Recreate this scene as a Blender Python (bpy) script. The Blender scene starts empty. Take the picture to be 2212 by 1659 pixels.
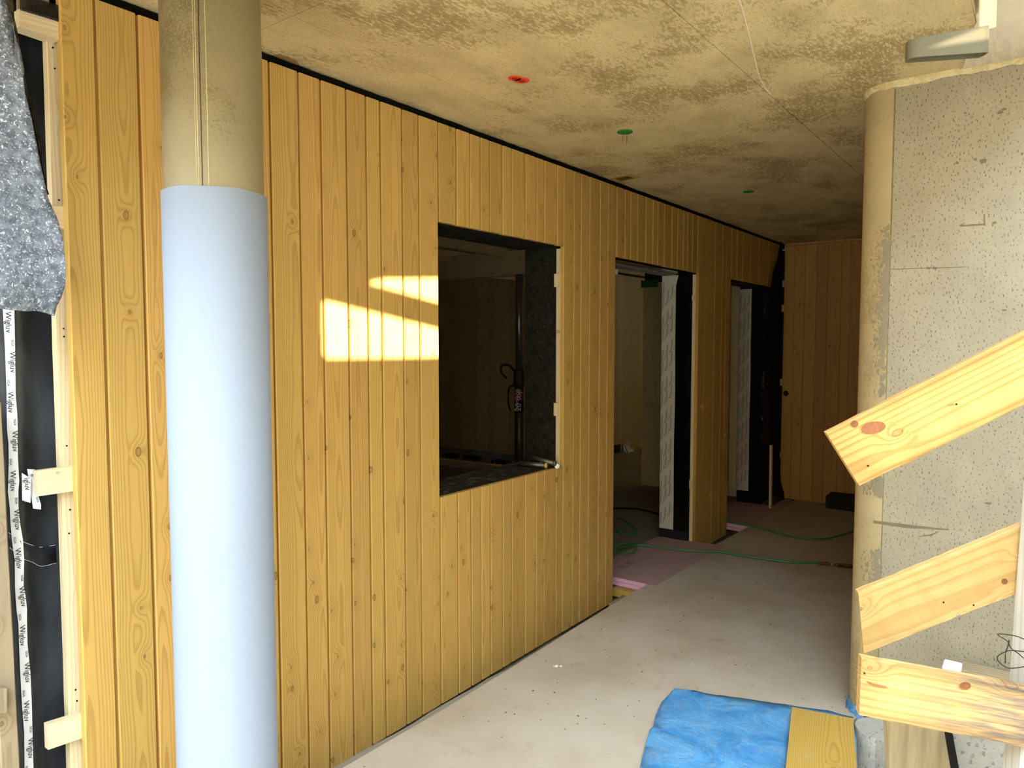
import bpy, bmesh, math, random
from mathutils import Vector, Matrix
random.seed(7)
C = bpy.context.scene.collection
S = bpy.context.scene

# ------------------------------------------------------------------ camera
R_, U_, F_ = [(0.5957063, -0.8032023, 0.0), (0.0465435, 0.0345196, 0.9983196), (0.8018527, 0.5947053, -0.0579474)]
cam = bpy.data.cameras.new('camera'); cam.lens = 1563.6/2212*36; cam.sensor_width = 36; cam.sensor_fit = 'HORIZONTAL'
cam.clip_start = 0.02
co = bpy.data.objects.new('camera', cam); C.objects.link(co)
co.matrix_world = Matrix(((R_[0], U_[0], -F_[0], 0), (R_[1], U_[1], -F_[1], 0), (R_[2], U_[2], -F_[2], 1.575), (0, 0, 0, 1)))
S.camera = co

# ------------------------------------------------------------------ world, sun, exposure
w = bpy.data.worlds.new('sky'); S.world = w; w.use_nodes = True
nt = w.node_tree; bg = nt.nodes['Background']
tc = nt.nodes.new('ShaderNodeTexCoord'); sp = nt.nodes.new('ShaderNodeSeparateXYZ'); nt.links.new(tc.outputs['Generated'], sp.inputs[0])
cr = nt.nodes.new('ShaderNodeValToRGB'); nt.links.new(sp.outputs['Z'], cr.inputs[0])
cr.color_ramp.elements[0].position = 0.0; cr.color_ramp.elements[0].color = (.97, .98, 1.0, 1)
cr.color_ramp.elements[1].position = 0.6; cr.color_ramp.elements[1].color = (.60, .78, 1.0, 1)
nt.links.new(cr.outputs[0], bg.inputs[0]); bg.inputs[1].default_value = 7.0
sun = bpy.data.lights.new('sun', 'SUN'); sun.energy = 14; sun.angle = math.radians(.55); sun.color = (1, .91, .76)
so = bpy.data.objects.new('sun', sun); C.objects.link(so); so.location = (-1, -4, 5)
SUN = Vector((-.30, .955, -.20)).normalized()
so.rotation_euler = SUN.to_track_quat('-Z', 'Y').to_euler()
vs = S.view_settings; vs.view_transform = 'Standard'; vs.look = 'None'; vs.gamma = 1; vs.exposure = 1.18; vs.use_curve_mapping = False
S.cycles.max_bounces = 10; S.cycles.diffuse_bounces = 7; S.cycles.glossy_bounces = 4; S.cycles.caustics_reflective = False

# ------------------------------------------------------------------ materials
def lin(c): return tuple(((v/255)/12.92 if v/255 <= .04045 else ((v/255+.055)/1.055)**2.4) for v in c)+(1,)
class T:
    """small node builder"""
    def __init__(s, name, rough=.8, spec=.3):
        m = bpy.data.materials.new(name); m.use_nodes = True; s.m = m; s.t = m.node_tree
        s.b = s.t.nodes['Principled BSDF']; s.b.inputs['Roughness'].default_value = rough; s.b.inputs['Specular IOR Level'].default_value = spec
    def n(s, k, **kw):
        x = s.t.nodes.new('ShaderNode'+k)
        for a, v in kw.items(): setattr(x, a, v)
        return x
    def set(s, sock, v):
        if isinstance(v, bpy.types.NodeSocket): s.t.links.new(v, sock)
        elif v is not None: sock.default_value = v
    def ma(s, op, a, b=None, c=None, clamp=False):
        x = s.n('Math', operation=op, use_clamp=clamp)
        for i, v in enumerate((a, b, c)): s.set(x.inputs[i], v)
        return x.outputs[0]
    def co(s, scale=(1, 1, 1), rnd=True, kind='Object'):
        c = s.n('TexCoord').outputs[kind]
        if rnd:
            oi = s.n('ObjectInfo'); r = s.ma('MULTIPLY', oi.outputs['Random'], 37.0)
            cb = s.n('CombineXYZ'); s.set(cb.inputs[0], r); s.set(cb.inputs[1], r); s.set(cb.inputs[2], r)
            v = s.n('VectorMath', operation='ADD'); s.set(v.inputs[0], c); s.set(v.inputs[1], cb.outputs[0]); c = v.outputs[0]
        v = s.n('VectorMath', operation='MULTIPLY'); s.set(v.inputs[0], c); v.inputs[1].default_value = scale
        return v.outputs[0]
    def noise(s, vec, sc=1, det=3, rough=.5, dist=0):
        x = s.n('TexNoise'); s.set(x.inputs['Vector'], vec); x.inputs['Scale'].default_value = sc; x.inputs['Detail'].default_value = det
        x.inputs['Roughness'].default_value = rough; x.inputs['Distortion'].default_value = dist
        return x.outputs[0]
    def vor(s, vec, sc=1, feature='F1', dim='3D'):
        x = s.n('TexVoronoi', feature=feature, voronoi_dimensions=dim); s.set(x.inputs['Vector'], vec); x.inputs['Scale'].default_value = sc
        return x
    def step(s, v, a, b):
        x = s.n('MapRange', interpolation_type='SMOOTHSTEP'); s.set(x.inputs[0], v); x.inputs[1].default_value = a; x.inputs[2].default_value = b
        return x.outputs[0]
    def mix(s, f, a, b, mode='MIX'):
        x = s.n('Mix', data_type='RGBA', blend_type=mode); s.set(x.inputs[0], f); s.set(x.inputs[6], a); s.set(x.inputs[7], b)
        return x.outputs[2]
    def bump(s, h, d=.002, st=.5):
        x = s.n('Bump'); s.set(x.inputs['Height'], h); x.inputs['Distance'].default_value = d; x.inputs['Strength'].default_value = st
        s.t.links.new(x.outputs[0], s.b.inputs['Normal'])
    def done(s, col): s.set(s.b.inputs['Base Color'], col); return s.m

def plain(name, c, rough=.7, spec=.3, metal=0, n=.12, sc=25, bump=0.0):
    t = T(name, rough, spec); t.b.inputs['Metallic'].default_value = metal
    v = t.noise(t.co(), sc, 4, .6); c = lin(c)
    a = tuple(x*(1-n) for x in c[:3])+(1,); b = tuple(min(1, x*(1+n)) for x in c[:3])+(1,)
    if bump: t.bump(v, bump, .6)
    return t.done(t.mix(v, a, b))

def wood(name, light, dark, knot, freq=85, ring=.5, knots=.5, tone=.18, rough=.6, weather=None, saw=0, warp=1.0, spec=.25, kz=5.5):
    """timber cut from a log: rings around a wandering pith, length along local Z"""
    t = T(name, rough, spec); oi = t.n('ObjectInfo').outputs['Random']
    p = t.n('SeparateXYZ'); t.set(p.inputs[0], t.n('TexCoord').outputs['Object'])
    px, py, pz = p.outputs; r37 = t.ma('MULTIPLY', oi, 91.7)
    zz = t.ma('ADD', pz, r37)
    def vec(a, b, c):
        x = t.n('CombineXYZ'); t.set(x.inputs[0], a); t.set(x.inputs[1], b); t.set(x.inputs[2], c); return x.outputs[0]
    wob = t.noise(vec(r37, 0, zz), .9*warp, 2, .5)
    cx = t.ma('MULTIPLY_ADD', t.ma('SUBTRACT', t.ma('FRACT', t.ma('MULTIPLY', oi, 13.3)), .5), .10, t.ma('MULTIPLY_ADD', wob, .05, -.025))
    dx = t.ma('SUBTRACT', px, cx)
    dep = t.ma('MULTIPLY_ADD', t.ma('FRACT', t.ma('MULTIPLY', oi, 7.7)), .05, .018)
    w2 = t.noise(vec(r37, 3, zz), .75*warp, 3, .5)
    dy = t.ma('ADD', t.ma('ADD', py, dep), t.ma('MULTIPLY_ADD', w2, .08, -.04))
    rad = t.ma('SQRT', t.ma('ADD', t.ma('MULTIPLY', dx, dx), t.ma('MULTIPLY', dy, dy)))
    # knots
    kv = t.vor(vec(t.ma('MULTIPLY_ADD', px, 9.0, r37), t.ma('MULTIPLY', zz, kz), 0), 1, 'F1', '2D')
    kd = kv.outputs['Distance']; kc = t.n('SeparateXYZ'); t.set(kc.inputs[0], kv.outputs['Color'])
    on = t.ma('LESS_THAN', kc.outputs[0], knots)
    sz = t.ma('MULTIPLY_ADD', t.ma('POWER', kc.outputs[1], 2.0), .07, .032)
    infl = t.ma('MULTIPLY', t.ma('POWER', 2.718, t.ma('MULTIPLY', t.ma('MULTIPLY', kd, kd), -26.0)), on)
    fine = t.noise(vec(t.ma('MULTIPLY', px, 60), py, t.ma('MULTIPLY', zz, 1.6)), 1, 3, .5)
    u = t.ma('ADD', t.ma('MULTIPLY', rad, freq), t.ma('MULTIPLY', infl, 2.6)); u = t.ma('MULTIPLY_ADD', fine, .55, u)
    fr = t.ma('FRACT', u)
    line = t.ma('MULTIPLY', t.step(fr, .45, .88), t.ma('SUBTRACT', 1, t.step(fr, .92, 1.0)))
    fib = t.noise(vec(t.ma('MULTIPLY', px, 420), t.ma('MULTIPLY', py, 420), t.ma('MULTIPLY', zz, 9)), 1, 2, .5)
    col = t.mix(t.ma('MULTIPLY', line, ring), lin(light), lin(dark))
    col = t.mix(t.ma('MULTIPLY', t.step(fib, .45, .75), .16), col, lin(dark))
    # tone differs board by board
    hs = t.n('HueSaturation'); t.set(hs.inputs['Color'], col)
    t.set(hs.inputs['Value'], t.ma('MULTIPLY_ADD', t.ma('FRACT', t.ma('MULTIPLY', oi, 5.1)), tone, 1-tone*.55))
    t.set(hs.inputs['Hue'], t.ma('MULTIPLY_ADD', t.ma('FRACT', t.ma('MULTIPLY', oi, 3.3)), tone*.06, .5-tone*.03)); col = hs.outputs[0]
    kn = t.ma('MULTIPLY', t.ma('SUBTRACT', 1, t.step(t.ma('DIVIDE', kd, sz), .72, 1.0)), on)
    rim = t.ma('MULTIPLY', kn, t.step(t.ma('DIVIDE', kd, sz), .45, .8))
    col = t.mix(t.ma('MULTIPLY', kn, .38), col, lin(knot)); col = t.mix(t.ma('MULTIPLY', rim, .6), col, lin(tuple(v*.55 for v in knot)))
    col = t.mix(t.ma('MULTIPLY', infl, .18), col, lin(dark))
    if weather:
        wn = t.noise(vec(t.ma('MULTIPLY', px, 7), t.ma('MULTIPLY', py, 7), t.ma('MULTIPLY', pz, 1.7)), 1, 5, .65)
        wf = t.noise(vec(t.ma('MULTIPLY', px, 90), t.ma('MULTIPLY', py, 90), t.ma('MULTIPLY', pz, 7)), 1, 3, .6)
        g = t.ma('MULTIPLY', t.step(wn, weather[1], weather[2]), t.step(wf, .30, .62))
        if len(weather) > 4: g = t.ma('MULTIPLY', g, t.step(pz, weather[4]-.14, weather[4]+.12))
        col = t.mix(t.ma('MULTIPLY', g, weather[3]), col, lin(weather[0]))
    if saw:
        sw = t.n('TexWave', wave_type='BANDS', bands_direction='Z'); t.set(sw.inputs['Vector'], vec(px, py, pz)); sw.inputs['Scale'].default_value = saw
        sw.inputs['Distortion'].default_value = 1.5; col = t.mix(t.ma('MULTIPLY', sw.outputs[0], .12), col, lin(dark))
    t.bump(t.ma('ADD', line, t.ma('MULTIPLY', fib, .8)), .0006, .35)
    return t.done(col)

M = {}
M['clad'] = wood('glazed_cladding_timber', (202, 160, 84), (138, 96, 38), (98, 70, 36), freq=150, ring=.36, knots=.42, tone=.16, rough=.5)
M['clad_far'] = wood('glazed_cladding_timber_back', (196, 146, 80), (146, 96, 44), (92, 60, 30), freq=92, ring=.40, knots=.40, tone=.2, rough=.55)
M['batten'] = wood('pale_batten_timber', (226, 202, 160), (192, 160, 114), (120, 86, 56), freq=110, ring=.35, knots=.25, tone=.10)
M['guard'] = wood('new_spruce_board', (194, 144, 80), (146, 94, 42), (140, 84, 44), freq=75, ring=.6, knots=.5, tone=.05, saw=3, rough=.75)
M['guard_b'] = wood('speckled_spruce_board', (196, 158, 98), (158, 114, 56), (110, 76, 46), freq=60, ring=.4, knots=.3, tone=.05, saw=5, rough=.8, weather=((96, 70, 44), .3, .8, .35))
M['guard_w'] = wood('weathered_spruce_board', (196, 154, 94), (152, 104, 52), (140, 96, 54), freq=55, ring=.5, knots=.4, tone=.05, rough=.85, weather=((92, 86, 80), .30, .52, .9, .16))
M['post'] = wood('grey_weathered_post', (206, 200, 184), (160, 148, 128), (130, 110, 90), freq=60, ring=.35, knots=.2, tone=.05, rough=.9, weather=((150, 118, 76), .55, .75, .6))
M['rough'] = wood('rough_sawn_timber', (160, 140, 106), (118, 96, 66), (96, 74, 50), freq=60, ring=.4, knots=.3, tone=.1, rough=.9, weather=((120, 110, 96), .4, .7, .5))
M['form'] = wood('yellow_shuttering_board', (192, 156, 74), (160, 118, 44), (120, 84, 40), freq=140, ring=.55, knots=.12, tone=.04, rough=.5, weather=((206, 190, 150), .5, .72, .5))
M['ply'] = wood('dirty_plywood', (170, 148, 110), (134, 110, 76), (100, 76, 48), freq=40, ring=.4, knots=.1, tone=.05, rough=.85, weather=((120, 104, 84), .45, .7, .5))
M['clt'] = wood('unfinished_spruce_panel', (236, 214, 172), (202, 170, 122), (90, 60, 36), freq=60, ring=.35, knots=.6, tone=.22, rough=.7)

def concrete(name, light, dark, patch=.5, flake=(9, 26, 9), pit=0, rough=.85, spec=.25, amt=.75, big=1.1, speck=0, streak=0, wide=0):
    t = T(name, rough, spec); c = t.co(rnd=False)
    bigv = t.noise(c, big, 4, .55)
    def sc(v): 
        x = t.n('VectorMath', operation='MULTIPLY'); t.set(x.inputs[0], c); x.inputs[1].default_value = v; return x.outputs[0]
    fl = t.noise(sc(flake), 1, 6, .68, .6)
    thr = t.ma('ADD', t.ma('MULTIPLY', t.step(bigv, .35, .66), .22), -.11)
    f = t.step(t.ma('ADD', fl, thr), .52, .60)
    soft = t.noise(c, 5, 5, .6)
    col = t.mix(t.step(soft, .25, .8), lin(tuple(v*.93 for v in light)), lin(light))
    col = t.mix(t.ma('MULTIPLY', f, t.ma('MULTIPLY', t.step(bigv, .3, .7), amt)), col, lin(dark))
    if wide:
        f2 = t.noise(sc((90, 170, 90)), 1, 5, .7, .4); m2 = t.noise(sc((6, 10, 6)), 1, 3, .6)
        col = t.mix(t.ma('MULTIPLY', t.step(f2, .48, .66), t.ma('MULTIPLY_ADD', m2, .9, -.1)), col, lin(dark))
        col = t.mix(t.ma('MULTIPLY', t.step(t.noise(sc((3, 5, 3)), 1, 3, .5), .45, .7), .22), col, lin(dark))
    h = t.ma('ADD', t.ma('MULTIPLY', fl, .6), t.ma('MULTIPLY', t.noise(c, 160, 3, .6), .25))
    if pit:
        k0 = t.n('SeparateXYZ'); t.set(k0.inputs[0], c); k1 = t.n('CombineXYZ'); t.set(k1.inputs[0], t.ma('MULTIPLY_ADD', k0.outputs[0], 17, t.ma('MULTIPLY', k0.outputs[1], pit))); t.set(k1.inputs[1], t.ma('MULTIPLY_ADD', t.noise(c, pit*1.5, 2, .5), 1.3, t.ma('MULTIPLY', k0.outputs[2], pit*.75)))
        v = t.vor(k1.outputs[0], 1, 'F1', '2D'); k = t.n('SeparateXYZ'); t.set(k.inputs[0], v.outputs['Color'])
        d = t.ma('MULTIPLY', t.ma('SUBTRACT', 1, t.step(v.outputs['Distance'], .08, .24)), t.ma('LESS_THAN', k.outputs[0], .85))
        d = t.ma('MULTIPLY', d, t.ma('MULTIPLY_ADD', k.outputs[1], .7, .3))
        col = t.mix(t.ma('MULTIPLY', d, .62), col, lin(tuple(v*.55 for v in dark))); h = t.ma('SUBTRACT', h, d)
    t.bump(h, .0025, .5)
    return t.done(col)
M['ceil'] = concrete('stained_ceiling_concrete', (220, 196, 142), (124, 96, 50), flake=(38, 95, 38), amt=.62, big=2.6, wide=1)
M['ceil_light'] = concrete('pale_ceiling_concrete', (226, 210, 180), (176, 158, 128), flake=(5, 40, 5), amt=.4)  # soffit's brighter daylight is put into this paler tone; mortar fin shares it
M['column'] = concrete('column_concrete', (160, 144, 110), (112, 94, 62), flake=(150, 150, 170), amt=.8, big=3.0, rough=.3, spec=.5)
M['blade'] = concrete('pitted_wall_concrete', (168, 155, 128), (138, 123, 95), flake=(8, 8, 8), pit=72, amt=.14)
M['nose'] = concrete('smooth_wall_end_concrete', (182, 161, 118), (138, 116, 76), flake=(70, 70, 60), amt=.55, big=2.8)
M['slurry'] = concrete('cement_slurry', (224, 204, 152), (180, 156, 104), flake=(30, 30, 30), amt=.6)
M['greycon'] = concrete('grey_concrete', (184, 178, 164), (140, 128, 108), flake=(50, 50, 50), amt=.3, pit=50)
M['slab'] = concrete('raw_slab_concrete', (146, 138, 118), (104, 94, 74), flake=(8, 8, 8), amt=.5)
M['sand'] = concrete('site_ground', (176, 168, 152), (138, 128, 108), flake=(4, 4, 4), amt=.5)

def fleece():
    t = T('cream_protection_fleece', .95, .1); c = t.co(rnd=False)
    a = t.noise(c, 1.6, 4, .6); b = t.noise(c, 170, 3, .6); d = t.noise(c, 7, 5, .7)
    col = t.mix(t.step(a, .3, .7), lin((190, 177, 155)), lin((176, 159, 134)))
    col = t.mix(t.ma('MULTIPLY', t.step(d, .55, .75), .35), col, lin((150, 130, 104)))
    v = t.vor(c, 15, 'F1', '2D'); k = t.n('SeparateXYZ'); t.set(k.inputs[0], v.outputs['Color'])
    s = t.ma('MULTIPLY', t.ma('SUBTRACT', 1, t.step(v.outputs['Distance'], .03, .08)), t.ma('LESS_THAN', k.outputs[0], .12))
    col = t.mix(t.ma('MULTIPLY', s, .75), col, lin((82, 66, 50)))
    t.bump(t.ma('ADD', b, t.ma('MULTIPLY', d, .5)), .003, .55); return t.done(col)
M['fleece'] = fleece()
def felt(name, base, speck, dark, n=120):
    t = T(name, .98, .05); c = t.co(rnd=False)
    a = t.noise(c, n, 3, .7, .8); b = t.noise(c, n*.35, 3, .6)
    col = t.mix(t.step(b, .35, .65), lin(dark), lin(base)); col = t.mix(t.step(a, .55, .66), col, lin(speck))
    t.bump(a, .004, .6); return t.done(col)
M['felt'] = felt('grey_recycled_felt', (136, 140, 147), (216, 219, 224), (98, 102, 110), 150)
M['feltback'] = felt('brown_felt_back', (74, 66, 52), (98, 88, 70), (50, 44, 36))
M['blackfelt'] = felt('black_felt', (26, 25, 20), (46, 44, 36), (16, 16, 13), 160)
M['tape_black'] = felt('black_joint_foam', (18, 19, 17), (34, 36, 32), (10, 10, 9), 220)
def membrane():
    t = T('black_membrane', .34, .5); c = t.co((1, 1, .5), rnd=False)
    a = t.noise(c, 5, 4, .6, .5); b = t.noise(c, 40, 3, .6)
    t.bump(t.ma('ADD', a, t.ma('MULTIPLY', b, .15)), .02, .35)
    return t.done(t.mix(t.step(a, .35, .7), lin((44, 45, 46)), lin((72, 73, 75))))
M['membrane'] = membrane()
M['mem_matt'] = plain('matt_black_membrane', (24, 25, 26), .65, .3, n=.3, bump=.004)
M['foil'] = plain('glossy_black_foil', (9, 9, 9), .22, .5, n=.3, sc=8, bump=.02)
M['reveal'] = felt('dark_lined_reveal', (40, 39, 31), (56, 54, 44), (30, 29, 23), 60)
def sill():
    t = T('dusty_black_sill', .85, .2); c = t.co(rnd=False)
    a = t.noise(t.co((18, 60, 18), rnd=False), 1, 5, .7); return t.done(t.mix(t.step(a, .52, .66), lin((38, 36, 28)), lin((120, 108, 80))))
M['sill'] = sill()
M['white'] = plain('white_wrap_card', (150, 156, 165), .85, .2, n=.02, sc=60, bump=.0006)
M['tape'] = plain('white_tape', (244, 244, 242), .5, .3, n=.03, sc=20)
M['tape_d'] = plain('grey_white_printed_tape', (206, 200, 182), .6, .3, n=.06, sc=14)
M['ink'] = plain('black_ink', (30, 32, 34), .6, .2)
M['pink'] = plain('pink_foam_edge', (222, 170, 190), .8, .2, n=.12, sc=60, bump=.003)
M['pinktop'] = plain('dusty_pink_foam', (178, 146, 138), .9, .15, n=.1, sc=6)
M['print'] = plain('faded_print', (120, 98, 94), .9, .1)
def film():
    t = T('blue_film', .38, .5); c = t.co(rnd=False); a = t.noise(c, 7, 5, .65, .8); b = t.noise(c, 28, 5, .7)
    col = t.mix(t.step(a, .3, .7), lin((58, 128, 180)), lin((104, 166, 206))); col = t.mix(t.ma('MULTIPLY', t.step(b, .50, .68), .5), col, lin((150, 164, 166))); e = t.noise(c, 70, 4, .7); col = t.mix(t.ma('MULTIPLY', t.step(e, .5, .7), .4), col, lin((40, 92, 136)))
    t.bump(a, .02, .5); return t.done(col)
M['film'] = film()
M['hose'] = plain('green_hose_rubber', (58, 122, 76), .4, .5, n=.1)
M['steel'] = plain('galvanised_steel', (176, 178, 176), .35, .5, metal=.9, n=.1)
M['steel_p'] = plain('primed_steel', (108, 99, 74), .8, .2, metal=0, n=.06)
M['brass'] = plain('dull_brass', (120, 98, 70), .4, .5, metal=.8, n=.2)
M['rust'] = plain('oiled_brown_steel', (78, 60, 44), .5, .4, metal=.5, n=.25)
M['tube'] = plain('dark_galvanised_tube', (110, 106, 92), .42, .5, metal=.7, n=.2)
M['red'] = plain('red_plastic', (226, 70, 36), .5, .4, n=.05)
M['redd'] = plain('dark_red_plastic', (160, 30, 20), .5, .4)
M['green'] = plain('green_plastic', (40, 120, 44), .5, .4, n=.06)
M['yellow'] = plain('yellow_cap_plastic', (210, 190, 60), .5, .4, n=.05)
M['black'] = plain('black_paint', (16, 16, 16), .6, .2)
M['block'] = plain('dark_rubble_block', (44, 40, 32), .9, .2, n=.4, sc=18, bump=.01)
M['sheet'] = plain('blue_grey_plastic_sheet', (150, 158, 166), .4, .4, n=.15, sc=4, bump=.02)
M['wire'] = plain('dark_wire', (60, 50, 44), .5, .4, metal=.6)
M['chip'] = plain('pale_mortar_chip', (220, 208, 186), .9, .1)
M['cable'] = plain('grey_head_board', (150, 144, 130), .8, .2)

# ------------------------------------------------------------------ builders
def link(name, me, m, parent=None, smooth=False):
    o = bpy.data.objects.new(name, me); C.objects.link(o)
    if m is not None and not me.materials: me.materials.append(M[m] if isinstance(m, str) else m)
    if smooth:
        for p in me.polygons: p.use_smooth = True
    if parent: o.parent = parent
    return o
def raw(name, v, f, m, parent=None, smooth=False):
    me = bpy.data.meshes.new(name); me.from_pydata([tuple(p) for p in v], [], f); me.validate(); me.update()
    return link(name, me, m, parent, smooth)
def frombm(name, bm, m, parent=None, smooth=False):
    bmesh.ops.recalc_face_normals(bm, faces=bm.faces)
    me = bpy.data.meshes.new(name); bm.to_mesh(me); bm.free(); return link(name, me, m, parent, smooth)
def bx(bm, x0, x1, y0, y1, z0, z1, bev=0):
    vs = [bm.verts.new((x, y, z)) for x in (x0, x1) for y in (y0, y1) for z in (z0, z1)]
    fs = [bm.faces.new([vs[i] for i in q]) for q in ((0, 1, 3, 2), (4, 6, 7, 5), (0, 4, 5, 1), (2, 3, 7, 6), (0, 2, 6, 4), (1, 5, 7, 3))]
    if bev:
        es = {e for f in fs for e in f.edges}; bmesh.ops.bevel(bm, geom=list(es), offset=bev, segments=5 if bev > .0115 and bev < .0125 else 1, affect='EDGES')
def box(name, x0, x1, y0, y1, z0, z1, m, parent=None, bev=0):
    bm = bmesh.new(); bx(bm, x0, x1, y0, y1, z0, z1, bev); return frombm(name, bm, m, parent)
def prism(name, pts, h, m, parent=None, smooth=False):
    """polygon of 3D points extruded by vector h"""
    h = Vector(h); n = len(pts); v = [Vector(p) for p in pts]; v += [p+h for p in v]
    f = [list(range(n)), list(range(2*n-1, n-1, -1))]+[[i, i+n, (i+1) % n+n, (i+1) % n] for i in range(n)]
    bm = bmesh.new(); bv = [bm.verts.new(p) for p in v]
    for q in f: bm.faces.new([bv[i] for i in q])
    return frombm(name, bm, m, parent, smooth)
def tubebm(bm, pts, r, seg=8, smooth=True, cap=True):
    P = [Vector(p) for p in pts]
    if smooth and len(P) > 2:
        Q = []
        for i in range(len(P)-1):
            a = P[max(i-1, 0)]; b = P[i]; c = P[i+1]; d = P[min(i+2, len(P)-1)]
            for k in range(5):
                t = k/5; Q.append(.5*((2*b)+(c-a)*t+(2*a-5*b+4*c-d)*t*t+(3*b-a-3*c+d)*t**3))
        P = Q+[P[-1]]
    rings = []; up = Vector((0, 0, 1))
    for i, p in enumerate(P):
        d = (P[min(i+1, len(P)-1)]-P[max(i-1, 0)]).normalized()
        s = d.cross(up)
        if s.length < .05: s = d.cross(Vector((1, 0, 0)))
        s.normalize(); u = s.cross(d)
        rr = r[i*len(r)//len(P)] if isinstance(r, (list, tuple)) else r
        rings.append([bm.verts.new(p+(s*math.cos(a)+u*math.sin(a))*rr) for a in (2*math.pi*k/seg for k in range(seg))])
    for a, b in zip(rings, rings[1:]):
        for k in range(seg): bm.faces.new((a[k], a[(k+1) % seg], b[(k+1) % seg], b[k]))
    if cap: bm.faces.new(rings[0][::-1]); bm.faces.new(rings[-1])
def tube(name, pts, r, m, parent=None, seg=8, smooth=True):
    bm = bmesh.new(); tubebm(bm, pts, r, seg, smooth); return frombm(name, bm, m, parent, True)
def lathe(name, prof, m, parent=None, loc=(0, 0, 0), seg=48, axis=None):
    bm = bmesh.new(); rings = []
    for r, z in prof: rings.append([bm.verts.new((r*math.cos(2*math.pi*k/seg), r*math.sin(2*math.pi*k/seg), z)) for k in range(seg)])
    for a, b in zip(rings, rings[1:]):
        for k in range(seg): bm.faces.new((a[k], a[(k+1) % seg], b[(k+1) % seg], b[k]))
    bm.faces.new(rings[0]); bm.faces.new(rings[-1])
    o = frombm(name, bm, m, parent); o.location = loc
    for p in o.data.polygons: p.use_smooth = len(p.vertices) == 4
    if axis is not None: o.rotation_euler = Vector(axis).to_track_quat('Z', 'Y').to_euler()
    return o
def frame(p, zax, yax):
    """matrix with local Z along the length and local Y along the face normal"""
    z = Vector(zax).normalized(); y = Vector(yax); y = (y-z*y.dot(z)).normalized(); x = y.cross(z)
    return Matrix(((x.x, y.x, z.x, p[0]), (x.y, y.y, z.y, p[1]), (x.z, y.z, z.z, p[2]), (0, 0, 0, 1)))
def plank(name, p, zax, yax, w, th, L, m, parent=None, cham=.0015, seg=1, jit=0, cut0=0, cut1=0):
    """sawn board: p is the middle of its start, front face is at local y=0, body goes to local +y"""
    bm = bmesh.new(); rng = random.Random(hash(name) % 1000+int(p[0]*1000)+int(p[2]*777))
    c = cham; prof = [(-w/2+c, 0), (w/2-c, 0), (w/2, c), (w/2, th-c), (w/2-c, th), (-w/2+c, th), (-w/2, th-c), (-w/2, c)]
    rings = []
    for i in range(seg+1):
        z = L*i/seg; row = []
        for x, y in prof:
            zz = z+(cut0*x/w if i == 0 else cut1*x/w if i == seg else 0)
            row.append(bm.verts.new((x+rng.uniform(-jit, jit), y+rng.uniform(-jit, jit)*.3, zz)))
        rings.append(row)
    for a, b in zip(rings, rings[1:]):
        for k in range(8): bm.faces.new((a[k], a[(k+1) % 8], b[(k+1) % 8], b[k]))
    bm.faces.new(rings[0][::-1]); bm.faces.new(rings[-1])
    o = frombm(name, bm, m, None); o.matrix_world = frame(p, zax, yax)
    if parent: o.parent = parent
    return o
def fromcurve(name, polys, ext, m, parent=None, mw=None):
    """flat plate with holes: the polygons (x, y) are filled even-odd and given thickness"""
    cu = bpy.data.curves.new(name, 'CURVE'); cu.dimensions = '2D'; cu.fill_mode = 'BOTH'; cu.extrude = ext
    for pl in polys:
        s = cu.splines.new('POLY'); s.points.add(len(pl)-1); s.use_cyclic_u = True
        for q, (x, y) in zip(s.points, pl): q.co = (x, y, 0, 1)
    t = bpy.data.objects.new('tmp', cu); C.objects.link(t); bpy.context.view_layer.update()
    me = bpy.data.meshes.new_from_object(t.evaluated_get(bpy.context.evaluated_depsgraph_get())); bpy.data.objects.remove(t)
    me.name = name; me.materials.clear(); o = link(name, me, m, parent)
    if mw is not None: o.matrix_world = mw
    return o
_tx = {}
def textmesh(s, size):
    if (s, size) not in _tx:
        cu = bpy.data.curves.new('t', 'FONT'); cu.body = s; cu.size = size; cu.extrude = .0001; cu.align_x = 'LEFT'; cu.resolution_u = 3
        t = bpy.data.objects.new('tmp', cu); C.objects.link(t); bpy.context.view_layer.update()
        _tx[(s, size)] = bpy.data.meshes.new_from_object(t.evaluated_get(bpy.context.evaluated_depsgraph_get())); bpy.data.objects.remove(t)
        _tx[(s, size)].materials.clear()
    return _tx[(s, size)]
def printing(name, items, m, parent=None):
    """items: (text, size, origin, x axis, y axis) joined into one print"""
    bm = bmesh.new()
    for s, size, o, xa, ya in items:
        me = textmesh(s, size); n0 = len(bm.verts); bm.from_mesh(me); bm.verts.ensure_lookup_table()
        x = Vector(xa).normalized(); y = Vector(ya).normalized(); z = x.cross(y)
        for v in bm.verts[n0:]: v.co = Vector(o)+x*v.co.x+y*v.co.y+z*v.co.z
    me = bpy.data.meshes.new(name); bm.to_mesh(me); bm.free(); return link(name, me, m, parent)
def prints_each(name, items, m, root):
    for it_ in items: adopt(printing(name, [it_], m), root)
def tag(o, label, cat, group=None, kind=None):
    if label: o['label'] = label
    if cat: o['category'] = cat
    if group: o['group'] = group
    if kind: o['kind'] = kind
    return o
def struct(o, label, cat): return tag(o, label, cat, None, 'structure')
def empty(name, loc):
    o = bpy.data.objects.new(name, None); C.objects.link(o); o.location = loc; o.empty_display_size = .1; bpy.context.view_layer.update(); return o
def adopt(child, root):
    child.parent = root; child.matrix_parent_inverse = root.matrix_world.inverted(); return child

ZC = 2.598
def fz(x): return -.018*(x-3.2)

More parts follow.
